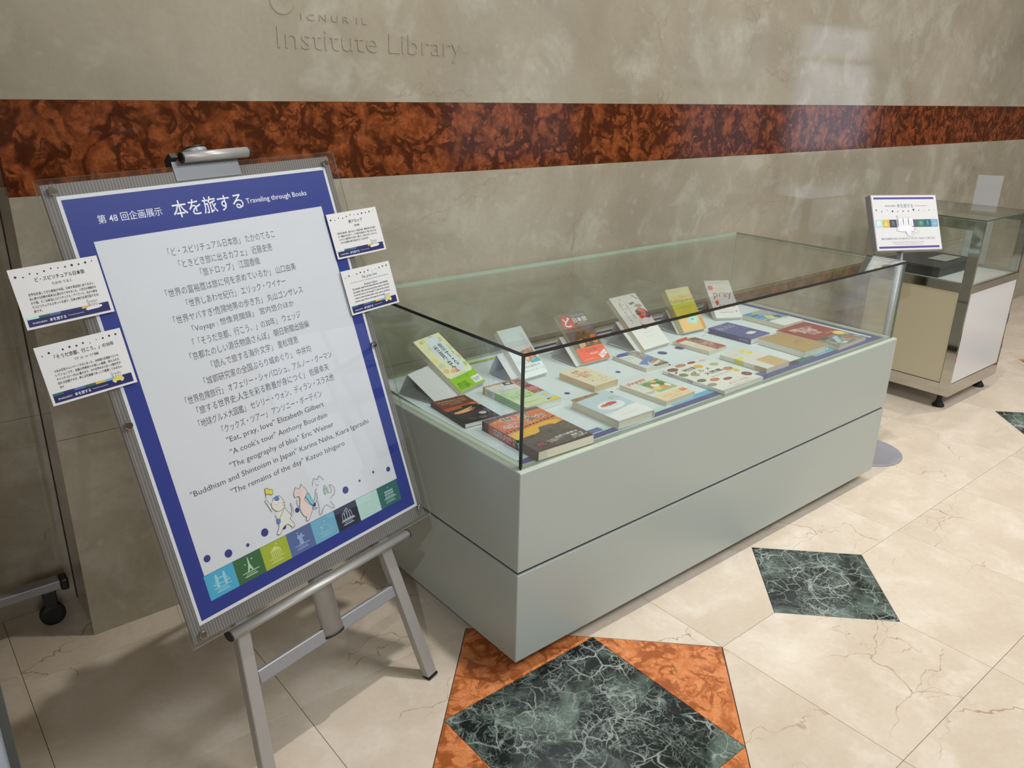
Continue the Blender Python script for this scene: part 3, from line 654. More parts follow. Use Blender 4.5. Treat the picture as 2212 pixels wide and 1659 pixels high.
lying('paperback', 'paperback with blue river photo and white lower band, back right of display case', 1.609, .397, .4, .134, .184, .018, cover=(204, 198, 178), spine='R', pages=M_PAGES, art=[
    ('r', 0, .36, 1, 1, P7), ('r', 0, .6, .42, 1, (84, 150, 200)), ('l', [(.02, .78), (.4, .82)], .008, (40, 90, 130)), ('e', .45, .9, .16, .08, (170, 190, 80)), ('e', .48, .55, .16, .14, (220, 206, 130)), ('e', .7, .5, .12, .08, (90, 90, 80)), ('r', .6, .66, 1, 1, (170, 166, 176)), ('r', 0, 0, 1, .38, (224, 224, 224)), ('t', 'ときどき旅に出るカフェ', .6, .3, .5, .03, (170, 170, 170)), ('t', '近藤史恵', .82, .34, .24, .04, (90, 90, 90), .02)])
P8 = photo('travel_collage_photo', (70, 80, 70), (110, 116, 104), (170, 170, 160), 40)
lying('large_paperback', 'large maroon book with white Japanese title, far right end of display case', 1.572, .174, 1.7, .195, .243, .014, cover=(196, 186, 160), spine='R', pages=M_PAGES, art=[
    ('r', 0, .36, 1, 1, (146, 52, 50)), ('r', 0, 0, 1, .36, P8), ('e', .84, .36, .14, .085, (226, 190, 84)), ('e', .84, .36, .10, .055, (232, 204, 110)), ('p', [(.2, .1), (.45, .3), (.6, .3), (.3, .08)], (160, 200, 220)), ('e', .74, .16, .1, .07, (170, 96, 70)), ('e', .35, .06, .1, .03, (190, 210, 220)), ('r', .1, .28, .36, .36, (60, 80, 60)),
    ('t', '京都たのしい\n源氏物語\nさんぽ', .46, .70, .62, .36, (230, 220, 216), .015, -3), ('t', '朝日新聞出版編', .72, .46, .26, .03, (222, 200, 196))])
M_KRAFT = plain('kraft_paper', (176, 146, 98), .6, 0, .3, .1, 200, .06)
lying('kraft_covered_book', 'thick book in plain kraft cover with white page edges, right of display case', 1.371, .165, -1.8, .129, .182, .022, cover=(172, 142, 96), spine='R', pages=M_PAGESW, art=[
    ('r', 0, 0, 1, 1, M_KRAFT), ('c', [(.42, .52), (.55, .56), (.7, .5), (.85, .54)], .0015, (120, 104, 80)), ('c', [(.45, .44), (.6, .48), (.8, .42)], .0012, (120, 104, 80)), ('t', '城郭研究家の\n全国ぶらり城めぐり', .66, .42, .5, .12, (126, 108, 80)), ('l', [(.4, .40), (.9, .38)], .0008, (200, 180, 140)), ('t', '中井均', .75, .26, .16, .04, (200, 182, 146))])

# leaning books and their stands
def leaning(name, label, bx, by, yaw, tilt, w, h, t, standmat=M_STAND, sw=.09, so=0., slots=False, slabel='', **k):
    a, ti = math.radians(yaw), math.radians(tilt)
    r = Vector((math.cos(a), math.sin(a), 0)); u = Vector((-math.sin(a)*math.sin(ti), math.cos(a)*math.sin(ti), math.cos(ti))); n = r.cross(u)
    B = Vector((bx, by, S+.0135))
    m = frame(r, u, n, B-n*t)
    bk = book(name, label, m, w, h, t, group='books propped on stands in the display case', **k)
    # folded stand: tray under the book, sloping back rest, rear strut
    st = empty('book_stand', mat_at(bx, by, S+.0018, yaw), slabel, 'book stand', 'folded stands under the propped books')
    # profile in local (y, z): y backwards
    lift = (B-n*t).z-(S+.0018); y0 = (B-n*t-Vector((bx, by, 0))).dot(Vector((-math.sin(a), math.cos(a), 0)))
    uy, uz = math.sin(ti), math.cos(ti); ny, nz = -math.cos(ti), math.sin(ti)
    g = .0012; p0 = (y0-ny*g, lift-nz*g); Hh = h*.62; p1 = (p0[0]+uy*Hh, p0[1]+uz*Hh); yb = p1[0]+.035
    def sheetp(nm, pts, x0, x1):
        bm = bmesh.new(); th = .0014; prev = None
        for i, (y, z) in enumerate(pts):
            aY, aZ = pts[min(i+1, len(pts)-1)][0]-pts[max(i-1, 0)][0], pts[min(i+1, len(pts)-1)][1]-pts[max(i-1, 0)][1]
            L_ = math.hypot(aY, aZ); oy, oz = -aZ/L_*th, aY/L_*th
            cur = [bm.verts.new(v) for v in ((x0, y, z), (x1, y, z), (x1, y-oy, z-oz), (x0, y-oy, z-oz))]
            if prev:
                for q in range(4): bm.faces.new((prev[q], prev[(q+1) % 4], cur[(q+1) % 4], cur[q]))
            else: bm.faces.new(cur[::-1])
            prev = cur
        bm.faces.new(prev); return link(nm, fin(bm, nm), standmat, st)
    zz = .0018
    sheetp('back_rest', [(p0[0]-.001, max(zz, p0[1]-.001)), p1], so-sw/2, so+sw/2)
    sheetp('strut', [p1, (yb, zz)], so-sw/2, so+sw/2)
    sheetp('foot_plate', [(yb, zz), (p0[0], zz)], so-sw/2, so+sw/2)
    if slots:
        P = Print(.0012)
        fx = Vector((1, 0, 0)); d = Vector((0, p1[0]-yb, p1[1]-zz)).normalized(); nn = fx.cross(d)
        for k_ in range(4): P.rect(-sw/2+.012+k_*sw*.27, .012, -sw/2+.014+k_*sw*.27, .030, (50, 48, 48))
        P.build('slot', st, frame(fx, d, -nn if nn.y < 0 else nn, Vector((so, yb, zz))))
    return bk
LT = [(.2, .94, .06, .03, (196, 206, 90)), (.32, .95, .05, .03, (206, 214, 190)), (.62, .97, .08, .03, (190, 200, 190)), (.85, .9, .07, .03, (196, 200, 170)), (.15, .78, .1, .05, (222, 220, 170)), (.35, .8, .1, .04, (206, 212, 170)), (.9, .72, .07, .06, (206, 212, 160)), (.12, .6, .08, .05, (226, 218, 150)), (.16, .48, .1, .05, (206, 210, 180)), (.9, .52, .07, .06, (196, 206, 150)), (.15, .38, .1, .04, (230, 190, 140)), (.38, .34, .12, .035, (232, 180, 140)), (.9, .38, .08, .04, (190, 204, 120)), (.85, .62, .06, .03, (176, 190, 130))]
leaning('leaning_paperback', 'pale yellow paperback with green band propped at left end of display case', .235, .491, 18.2, 55.4, .121, .208, .018, cover=(224, 220, 176), spine='R', sw=.17, so=-.07, slots=True, slabel='wide slotted grey-white card stand behind the pale yellow propped book', art=[
    ('r', 0, .0, 1, 1, (228, 226, 184))]+[('e', *q) for q in LT]+[('p', [(.36, .9), (.55, .97), (.8, .94), (.86, .76), (.84, .6), (.9, .46), (.82, .33), (.62, .3), (.44, .36), (.4, .52), (.3, .62), (.3, .8)], (214, 224, 232)), ('p', [(.42, .3), (.5, .42), (.56, .3)], (226, 140, 120)),
    ('t', '旅する', .66, .66, .13, None, (60, 60, 64)) if False else ('t', '旅\nす\nる', .68, .62, .15, .44, (56, 58, 62), .006), ('t', '世\n界\n史', .48, .60, .15, .44, (56, 58, 62), .006), ('t', '人生を彩る', .80, .86, .16, .02, (90, 100, 110)),
    ('r', 0, 0, 1, .27, (146, 196, 44)), ('r', .06, .245, .94, .285, (226, 234, 214)), ('t', '人生を彩る教養が身につく', .5, .265, .7, .018, (110, 130, 90)), ('r', .66, .03, .99, .15, (228, 230, 228)), ('t', '世界史講師\nが教える', .82, .09, .26, .06, (90, 90, 90)), ('t', '歴史を感じ\n学びの冒険へ', .3, .085, .46, .12, (40, 60, 30), .006), ('t', '世界史が身近に\nなる一冊', .5, .2, .6, .045, (110, 150, 50))])
P9 = photo('portrait_photo', (130, 96, 74), (196, 150, 120), (226, 200, 180), 40)
leaning('leaning_paperback', 'pale blue-white paperback with small beach photo, second of the propped books from the left', .444, .453, 2.2, 47.4, .100, .174, .019, cover=(214, 218, 218), spine='R', sw=.10, so=-.03, slots=True, slabel='grey card stand behind the pale blue-white propped book', pages=M_PAGESW, art=[
    ('r', 0, .3, 1, 1, (200, 214, 218)), ('r', 0, .3, 1, .62, (214, 222, 224)), ('t', '世界の富裕層は\n旅に何を求めて\nいるか', .82, .66, .12, .44, (150, 166, 172)), ('t', '山口由美', .12, .82, .04, .1, (170, 170, 170)), ('p', [(.42, .52), (.92, .56), (.94, .3), (.46, .28)], P9), ('p', [(.6, .30), (.98, .34), (1, .24), (.62, .22)], (72, 170, 186)),
    ('r', 0, 0, 1, .25, (228, 230, 232)), ('t', '世界のお金持ちが', .5, .20, .76, .055, (70, 70, 74), .004), ('t', '旅のスタンダードは', .58, .12, .8, .055, (96, 180, 200), .004), ('t', '何を求めるのか', .24, .32, .36, .03, (120, 190, 206))])
P10 = photo('monk_photo', (60, 50, 36), (110, 86, 50), (150, 96, 50), 36)
leaning('leaning_paperback', 'dark grey paperback with red circle logo and orange-red band propped in display case', .699, .447, -1.1, 48.4, .120, .188, .016, cover=(118, 112, 110), spine='R', sw=.10, so=-.03, slots=True, slabel='grey card stand behind the orange-banded propped book', art=[
    ('r', 0, .28, 1, 1, (112, 104, 102)), ('e', .25, .82, .22, .14, (206, 60, 64)), ('t', 'ど', .25, .82, .26, .2, (238, 236, 234), .03), ('t', 'スピリチュアル', .70, .93, .5, .05, (190, 206, 226), .015), ('t', '日本旅', .72, .84, .5, .1, (236, 238, 240), .016), ('t', 'たかのてるこ', .74, .765, .3, .022, (226, 220, 214)),
    ('p', [(.14, .28), (.18, .5), (.3, .58), (.44, .62), (.6, .6), (.8, .5), (.95, .48), (.95, .28)], P10), ('e', .48, .66, .10, .075, (150, 100, 76)), ('e', .52, .71, .10, .06, (120, 76, 70)), ('e', .82, .42, .12, .09, (214, 116, 50)), ('p', [(.2, .28), (.22, .44), (.42, .46), (.44, .28)], (190, 160, 110)), ('p', [(.3, .28), (.5, .34), (.66, .28)], (90, 84, 60)),
    ('r', 0, 0, 1, .285, (232, 96, 66)), ('t', 'スピリチュアルの国ニッポン\nを巡る旅へ出発', .5, .22, .8, .07, (120, 40, 30), .004), ('t', '祝5刷!!', .55, .145, .3, .035, (248, 220, 214), .01), ('p', [(.66, .10), (.95, .18), (.98, .09), (.72, .01)], (228, 224, 222)), ('t', '旅エッセイ\n決定版', .82, .095, .22, .07, (90, 84, 84), .004, 12), ('l', [(.05, .04), (.55, .05)], .0006, (250, 190, 170)), ('t', 'たかのてるこ', .3, .06, .3, .02, (250, 200, 190))])
leaning('leaning_paperback', 'white paperback with painted red and purple teapot bird, fourth propped book', .974, .431, 2.5, 50.4, .138, .222, .017, cover=(220, 216, 206), spine='R', sw=.11, so=-.035, slots=True, slabel='grey card stand behind the white bird-painting book', art=[
    ('r', 0, 0, 1, 1, (222, 220, 218)), ('l', [(.82, .97), (.96, .88)], .004, (110, 110, 104)), ('p', [(.5, .88), (.56, .84), (.72, .86), (.76, .82), (.58, .80)], (96, 120, 76)), ('p', [(.62, .76), (.76, .80), (.9, .78), (.96, .74), (.8, .74)], (140, 146, 142)), ('e', .78, .62, .2, .09, (196, 52, 52)), ('e', .9, .58, .12, .07, (112, 60, 110)), ('e', .64, .64, .08, .06, (60, 40, 44)), ('e', .78, .70, .10, .04, (206, 110, 96)), ('l', [(.74, .60), (.82, .56), (.88, .64)], .003, (230, 200, 100)), ('e', .66, .56, .07, .04, (206, 60, 56)),
    ('e', .52, .38, .10, .045, (110, 96, 110)), ('e', .6, .37, .06, .03, (190, 110, 90)), ('l', [(.5, .42), (.5, .47)], .0016, (80, 70, 70)), ('t', '旅\nド\nロ\nッ\nプ', .22, .68, .08, .42, (130, 126, 126), .006), ('t', '江\n國\n香\n織', .42, .72, .07, .34, (160, 156, 156)), ('t', '。\n、\n。', .32, .84, .06, .2, (120, 120, 120)), ('t', 'エッセイ集', .5, .5, .3, .02, (190, 186, 184)), ('l', [(.3, .3), (.8, .3)], .0006, (206, 200, 196)), ('t', '世界の片隅で', .5, .27, .3, .015, (196, 190, 188)), ('r', 0, 0, 1, .0, WH) if False else ('t', 'KAORI EKUNI', .5, .2, .25, .014, (196, 190, 188))])
leaning('leaning_paperback', 'yellow-green paperback lettered Ishiguro in clear jacket, propped in display case', 1.235, .475, -4.1, 39.8, .120, .174, .026, cover=(208, 204, 160), spine='L', sw=.10, so=-.02, slots=False, slabel='grey card stand behind the yellow-green propped book', pages=M_PAGESW, art=[
    ('r', 0, 0, 1, 1, (206, 196, 60)), ('r', 0, .82, 1, 1, (216, 210, 160)), ('r', 0, .72, 1, .84, (222, 196, 120)), ('r', 0, .56, 1, .66, (190, 200, 60)), ('t', 'Kazuo', .62, .79, .3, .05, (176, 140, 80), .0), ('t', 'Ishiguro', .5, .70, .9, .1, (96, 96, 50), -.005), ('t', 'The Remains\nof the Day', .5, .56, .6, .08, (150, 150, 40)),
    ('r', 0, 0, 1, .30, (226, 186, 120)), ('p', [(.3, .22), (.55, .34), (.9, .28), (.66, .12)], (176, 216, 196)), ('p', [(.45, .23), (.58, .29), (.74, .25), (.62, .18)], (206, 232, 220)), ('e', .58, .25, .08, .03, (110, 190, 170)), ('r', .86, .0, 1, .3, (206, 150, 90))])
leaning('leaning_paperback', 'white paperback titled Eat Pray Love with pink dot, rightmost of the propped books', 1.484, .509, -28.3, 52.4, .106, .184, .030, cover=(222, 218, 218), spine='L', sw=.10, so=.0, slots=False, slabel='grey card stand behind the rightmost propped book', pages=M_PAGESW, art=[
    ('e', .16, .80, .11, .065, (214, 80, 110)), ('t', 'MORE THAN 10 MILLION COPIES SOLD', .5, .93, .7, .014, (170, 160, 150)), ('t', 'eat', .52, .77, .42, .09, (222, 206, 150), .004), ('c', [(.18, .50), (.2, .60), (.24, .64), (.32, .62), (.28, .56), (.22, .57)], .0018, (130, 90, 76)), ('t', 'pray', .55, .58, .72, .17, (136, 100, 84), -.006), ('t', 'love', .6, .32, .6, .1, (176, 120, 110), -.004), ('p', [(.16, .42), (.26, .47), (.27, .36), (.2, .32)], (206, 60, 54)), ('p', [(.26, .47), (.34, .44), (.27, .36)], (226, 120, 90)), ('t', "ONE WOMAN'S SEARCH FOR EVERYTHING", .5, .20, .6, .014, (170, 164, 160)), ('t', 'ELIZABETH GILBERT', .5, .14, .6, .03, (150, 140, 140)), ('e', .88, .16, .03, .02, (190, 120, 130))])

# ================================================================== EASEL AND POSTER
PR = Vector((.9796, .1989, .0303)); PU = Vector((-.0884, .29, .9529)); PN = PR.cross(PU).normalized(); PU = PN.cross(PR).normalized(); PR.normalize()
PC = Vector((-.4462, .3167, .8145)); PM = frame(PR, PU, PN, PC)      # local x right, y up, z towards the viewer
IM = PM.inverted()
def floor_hit(u, v, w, du, dv, dw):
    """where the local ray from (u,v,w) along (du,dv,dw) meets the floor, in local coordinates"""
    a = PM @ Vector((u, v, w)); d = (PM.to_3x3() @ Vector((du, dv, dw))); t = -a.z/d.z; return IM @ (a+d*t)
easel = empty('display_easel', PM, 'silver metal folding easel carrying the blue-bordered poster', 'easel')
WB = -.028
legs = []
for (ut, vt, ub, vb) in ((.11, .40, .212, -.80), (-.10, .40, -.250, -.80)):
    a = Vector((ut, vt, WB)); b = floor_hit(ut, vt, WB, ub-ut, vb-vt, 0); b2 = b+(a-b).normalized()*.006
    lg = bar('leg', a, b2, .030, .024, M_ALU, easel, (0, 0, 1), .002)
    o = bar('leg_groove', a+Vector((.0152 if ut < 0 else -.0, 0, 0)), b2+Vector((.0152 if ut < 0 else 0, 0, 0)), .0008, .008, M_GROOVE, easel, (0, 0, 1), 0) if False else None
    bar('foot_cap', b2, b, .031, .025, M_RUBBER, lg, (0, 0, 1), 0)
    # edge grooves of the extruded leg
    for dz in (-.006, .0, .006):
        bar('leg_rib', a+Vector((.0153, 0, dz)), b2+Vector((.0153, 0, dz)), .0012, .0014, M_ALU2, lg, (0, 0, 1), 0)
hinge = Vector((0, .40, -.05)); wh = PM @ hinge; foot = IM @ Vector((-.40, .765, 0)); f2 = foot+(hinge-foot).normalized()*.008
rl = bar('rear_leg', hinge, f2, .026, .02, M_ALU, easel, (0, 0, 1), .002); bar('foot_cap', f2, foot, .027, .021, M_RUBBER, rl, (0, 0, 1), 0)
ma = bar('mast', (-.008, -.60, -.026), (.006, .470, -.026), .054, .026, M_ALU, easel, (0, 0, 1), round_=True)
bar('mast_cap', (-.008, -.605, -.026), (-.008, -.60, -.026), .055, .027, M_BLACK, ma, (0, 0, 1), round_=True)
bar('crossbar', (-.206, -.596, -.030), (.188, -.596, -.030), .014, .030, M_ALU2, easel, (0, 1, 0), .002)
bar('upper_crossbar', (-.105, .40, -.036), (.115, .40, -.036), .02, .03, M_ALU2, easel, (0, 1, 0), .002)
bar('shelf_rail', (-.245, -.4735, -.006), (.245, -.4735, -.006), .034, .021, M_ALU, easel, (0, 1, 0), round_=True)
for s in (-1, 1): bar('end_cap', (s*.245, -.4735, -.006), (s*.2475, -.4735, -.006), .035, .022, M_BLACK, easel, (0, 1, 0), round_=True)
box('shelf_bracket', -.03, .03, -.485, -.462, -.024, -.010, M_ALU2, easel, .001)
# top clamp: face plate, rolled grip, black hinge, knob
M_PLATE = plain('grey_clamp_plate', (118, 120, 124), .4, .3)
box('clamp_plate', -.066, .080, .424, .462, -.0005, .0007, M_PLATE, easel)
bar('clamp_grip', (-.046, .4665, .010), (.102, .4665, .010), .021, .021, M_ALU, easel, (0, 1, 0), round_=True)
for a, b in ((-.049, -.046), (.102, .105)): bar('end_cap', (a, .4665, .010), (b, .4665, .010), .022, .022, M_BLACK, easel, (0, 1, 0), round_=True)
prism('clamp_hinge', [(-.022, .455), (.010, .468), (.004, .478), (-.020, .470)], -.064, -.050, M_BLACK, easel, 0, frame(Vector((0, 0, 1)), Vector((0, 1, 0)), Vector((-1, 0, 0)), Vector((-.118, 0, 0))))
box('clamp_arm', -.03, .03, .462, .476, -.034, .002, M_BLACK, easel, .002)
kn = Matrix.Translation((.004, .474, -.022)) @ Matrix.Rotation(-math.pi/2, 4, 'X')
kb = lathe('knob', [(.0235, 0), (.0235, .012), (.022, .0135)], M_ALU2, easel, 32, kn)
lathe('knob_cap', [(.022, .0136), (.0215, .017), (.018, .0185)], M_BLACK, kb, 32)

frm = empty('poster_frame', PM, 'clear acrylic poster frame with tall blue-bordered exhibition poster, held by the easel', 'poster')
def rpane(name, x0, x1, y0, y1, z0, z1, r, body, edge, parent):
    pts = []
    for cx, cy, a0 in ((x1-r, y1-r, 0), (x0+r, y1-r, 90), (x0+r, y0+r, 180), (x1-r, y0+r, 270)):
        for k in range(5): t = math.radians(a0+k*22.5); pts.append((cx+r*math.cos(t), cy+r*math.sin(t)))
    o = prism(name, pts, z0, z1, body, parent); o.data.materials.append(edge)
    for p in o.data.polygons: p.material_index = 0 if abs(p.normal.z) > .5 else 1
    return o
rpane('acrylic_front', -.3275, .3285, -.4565, .4515, .0028, .0058, .006, M_ACRYL, M_EDGEA, frm)
rpane('backing_board', -.317, .314, -.4510, .4430, -.0085, -.0008, .002, M_RIB, M_RIB, frm)
for x, y in ((-.302, .430), (.298, .427), (.299, -.4265), (-.2985, -.4375), (-.306, -.004), (.295, -.004)):
    lathe('standoff_screw', [(.0052, -.008), (.0052, .0059), (.0078, .0059), (.0078, .0078), (.0066, .0092)], M_CHROME, frm, 20, Matrix.Translation((x, y, 0)))
PB = (28, 48, 136); TX = (66, 66, 74)
psh = box('poster_sheet', -.297, .297, -.4205, .4205, -.0004, .0004, M_WHITE, frm)
P = Print(.0006)
P.rect(-.2905, -.4135, .2905, .4135, PB); P.rect(-.2585, -.333, .2585, .3335, (214, 218, 224))
P.text('第 48 回企画展示', -.177, .3715, .124, .0165, (232, 234, 240), .003); P.text('本を旅する', -.014, .371, .158, .034, (236, 238, 242), .006); P.text('Traveling through Books', .150, .3665, .156, .014, (232, 234, 240), .008)
LN = [('「ど・スピリチュアル日本旅」 たかのてるこ', .2917, .245), ('「ときどき旅に出るカフェ」 近藤史恵', .2656, .216), ('「旅ドロップ」 江國香織', .2421, .138), ('「世界の富裕層は旅に何を求めているか」 山口由美', .215, .304), ('「世界しあわせ紀行」 エリック・ワイナー', .1885, .234),
      ('「世界ヤバすぎ!危険地帯の歩き方」 丸山ゴンザレス', .162, .306), ('「Voyage : 想像見聞録」 宮内悠介ほか', .1368, .243), ('「「そうだ京都、行こう。」の30年」 ウェッジ', .111, .259), ('「京都たのしい源氏物語さんぽ」 朝日新聞出版編', .0858, .287), ('「読んで旅する海外文学」 重松理恵', .0592, .211),
      ('「城郭研究家の全国ぶらり城めぐり」 中井均', .0315, .262), ('「世界危険旅行」 オフェリー・シャバロシュ、アルノー・グーマン', .005, .360), ('「旅する世界史:人生を彩る教養が身につく」 佐藤幸夫', -.0198, .327), ('「地球グルメ大図鑑」 セシリー・ウォン、ディラン・スラス他', -.0455, .337), ('「クックズ・ツアー」 アンソニー・ボーデイン', -.0722, .251),
      ('"Eat, pray, love" Elizabeth Gilbert', -.0975, .246), ('"A cook\'s tour" Anthony Bourdain', -.1232, .246), ('"The geography of bliss" Eric Weiner', -.1488, .266), ('"Buddhism and Shintoism in Japan" Karina Naha, Kiara Igarashi', -.174, .457), ('"The remains of the day" Kazuo Ishiguro', -.2000, .295)]
for t, y, w in LN:
    asc = t[0] == '"' ; P.text(t, -.0062, y, w, .0155 if asc else .0165, TX, -.004)
DB = (52, 54, 130)
for x, y, r in ((-.2424, -.3032, .0072), (-.1981, -.3133, .0083), (-.154, -.3156, .0038), (-.1103, -.3075, .0086), (-.0231, -.2947, .0055), (.0206, -.3002, .0045), (.1088, -.3021, .0083), (.1527, -.2968, .0029), (.1965, -.2924, .0030), (.241, -.3021, .0060), (-.0646, -.3159, .0050)):
    P.ell(x, y, r, r, DB, 28)
sws = ('cyan', 'dgreen', 'lime', 'slate', 'lblue', 'night', 'mint', 'teal')
sx = [-.261+.0646*k for k in range(9)]
for k, c in enumerate(sws): P.rect(sx[k], -.386, sx[k+1], -.3335, SW[c])
P.rect(.2555, -.386, .2585, -.333, PB)
def icon(k, cx, cy, s, c, P=P):
    X = lambda pts: [(cx+x*s, cy+y*s) for x, y in pts]
    P.line(X([(-.42, -.24), (.44, -.24)]), s*.04, c); P.line(X([(-.26, -.33), (.24, -.33)]), s*.03, c); P.line(X([(-.34, -.42), (.3, -.42)]), s*.05, c)
    if k == 0:
        for x in (-.2, .2): P.rect(cx+(x-.07)*s, cy-.22*s, cx+(x+.07)*s, cy+.3*s, c); P.poly(X([(x-.08, .3), (x, .42), (x+.08, .3)]), c)
        P.rect(cx-.2*s, cy+.14*s, cx+.2*s, cy+.2*s, c); P.rect(cx-.42*s, cy-.1*s, cx+.42*s, cy-.05*s, c); P.curve(X([(-.42, -.06), (-.3, .05), (-.22, .22)]), s*.03, c); P.curve(X([(.42, -.06), (.3, .05), (.22, .22)]), s*.03, c)
    elif k == 1:
        P.poly(X([(-.16, -.22), (-.05, .1), (-.015, .46), (.015, .46), (.05, .1), (.16, -.22), (.09, -.22), (.0, -.08), (-.09, -.22)]), c); P.ell(cx+.2*s, cy+.3*s, .05*s, .035*s, c); P.ell(cx-.2*s, cy+.16*s, .04*s, .03*s, c)
    elif k == 2:
        P.poly(X([(-.28, .16), (0, .32), (.28, .16)]), c); P.rect(cx-.28*s, cy+.1*s, cx+.28*s, cy+.15*s, c)
        for q in range(6): P.rect(cx+(-.26+q*.1)*s, cy-.2*s, cx+(-.21+q*.1)*s, cy+.1*s, c)
        P.ell(cx+.12*s, cy+.4*s, .05*s, .04*s, c)
    elif k == 3:
        P.poly(X([(-.14, -.22), (-.1, .02), (-.2, .12), (-.12, .3), (0, .22), (.1, .34), (.14, .2), (.26, .1), (.08, .08), (.12, -.22)]), c); P.ell(cx-.12*s, cy+.38*s, .05*s, .04*s, c)
    elif k == 4:
        P.line(X([(-.24, -.18), (-.02, .2), (.06, .06), (.14, .14), (.3, -.18)]), s*.04, c); P.ell(cx+.06*s, cy+.28*s, .06*s, .05*s, c); P.ell(cx-.22*s, cy+.06*s, .07*s, .05*s, c)
    elif k == 5:
        for x, h in ((-.24, .2), (-.08, .3), (.08, .26), (.22, .2)): P.curve(X([(x-.1, -.18), (x-.06, h*.7), (x+.04, h), (x+.08, -.18)]), s*.035, c)
        P.line(X([(-.36, -.18), (.38, -.18)]), s*.06, c); P.ell(cx+.04*s, cy+.36*s, .05*s, .04*s, c)
    elif k == 6:
        for x in (-.09, .05): P.rect(cx+x*s, cy-.2*s, cx+(x+.07)*s, cy+.3*s, c)
        P.rect(cx-.2*s, cy-.2*s, cx-.13*s, cy+.05*s, c)
    else:
        P.rect(cx-.3*s, cy+.12*s, cx+.3*s, cy+.2*s, c); P.rect(cx-.34*s, cy-.02*s, cx+.34*s, cy+.03*s, c)
        for q in range(7): P.rect(cx+(-.28+q*.085)*s, cy-.16*s, cx+(-.245+q*.085)*s, cy+.12*s, c)
        P.rect(cx-.36*s, cy-.2*s, cx+.36*s, cy-.15*s, c); P.ell(cx, cy+.34*s, .04*s, .04*s, c)
icc = ((150, 206, 226), (176, 206, 180), (206, 214, 130), (146, 166, 206), (150, 196, 214), (176, 184, 200), (196, 226, 220), (150, 190, 190))
for k in range(8): icon(k, (sx[k]+sx[k+1])/2, -.358, .044, icc[k])
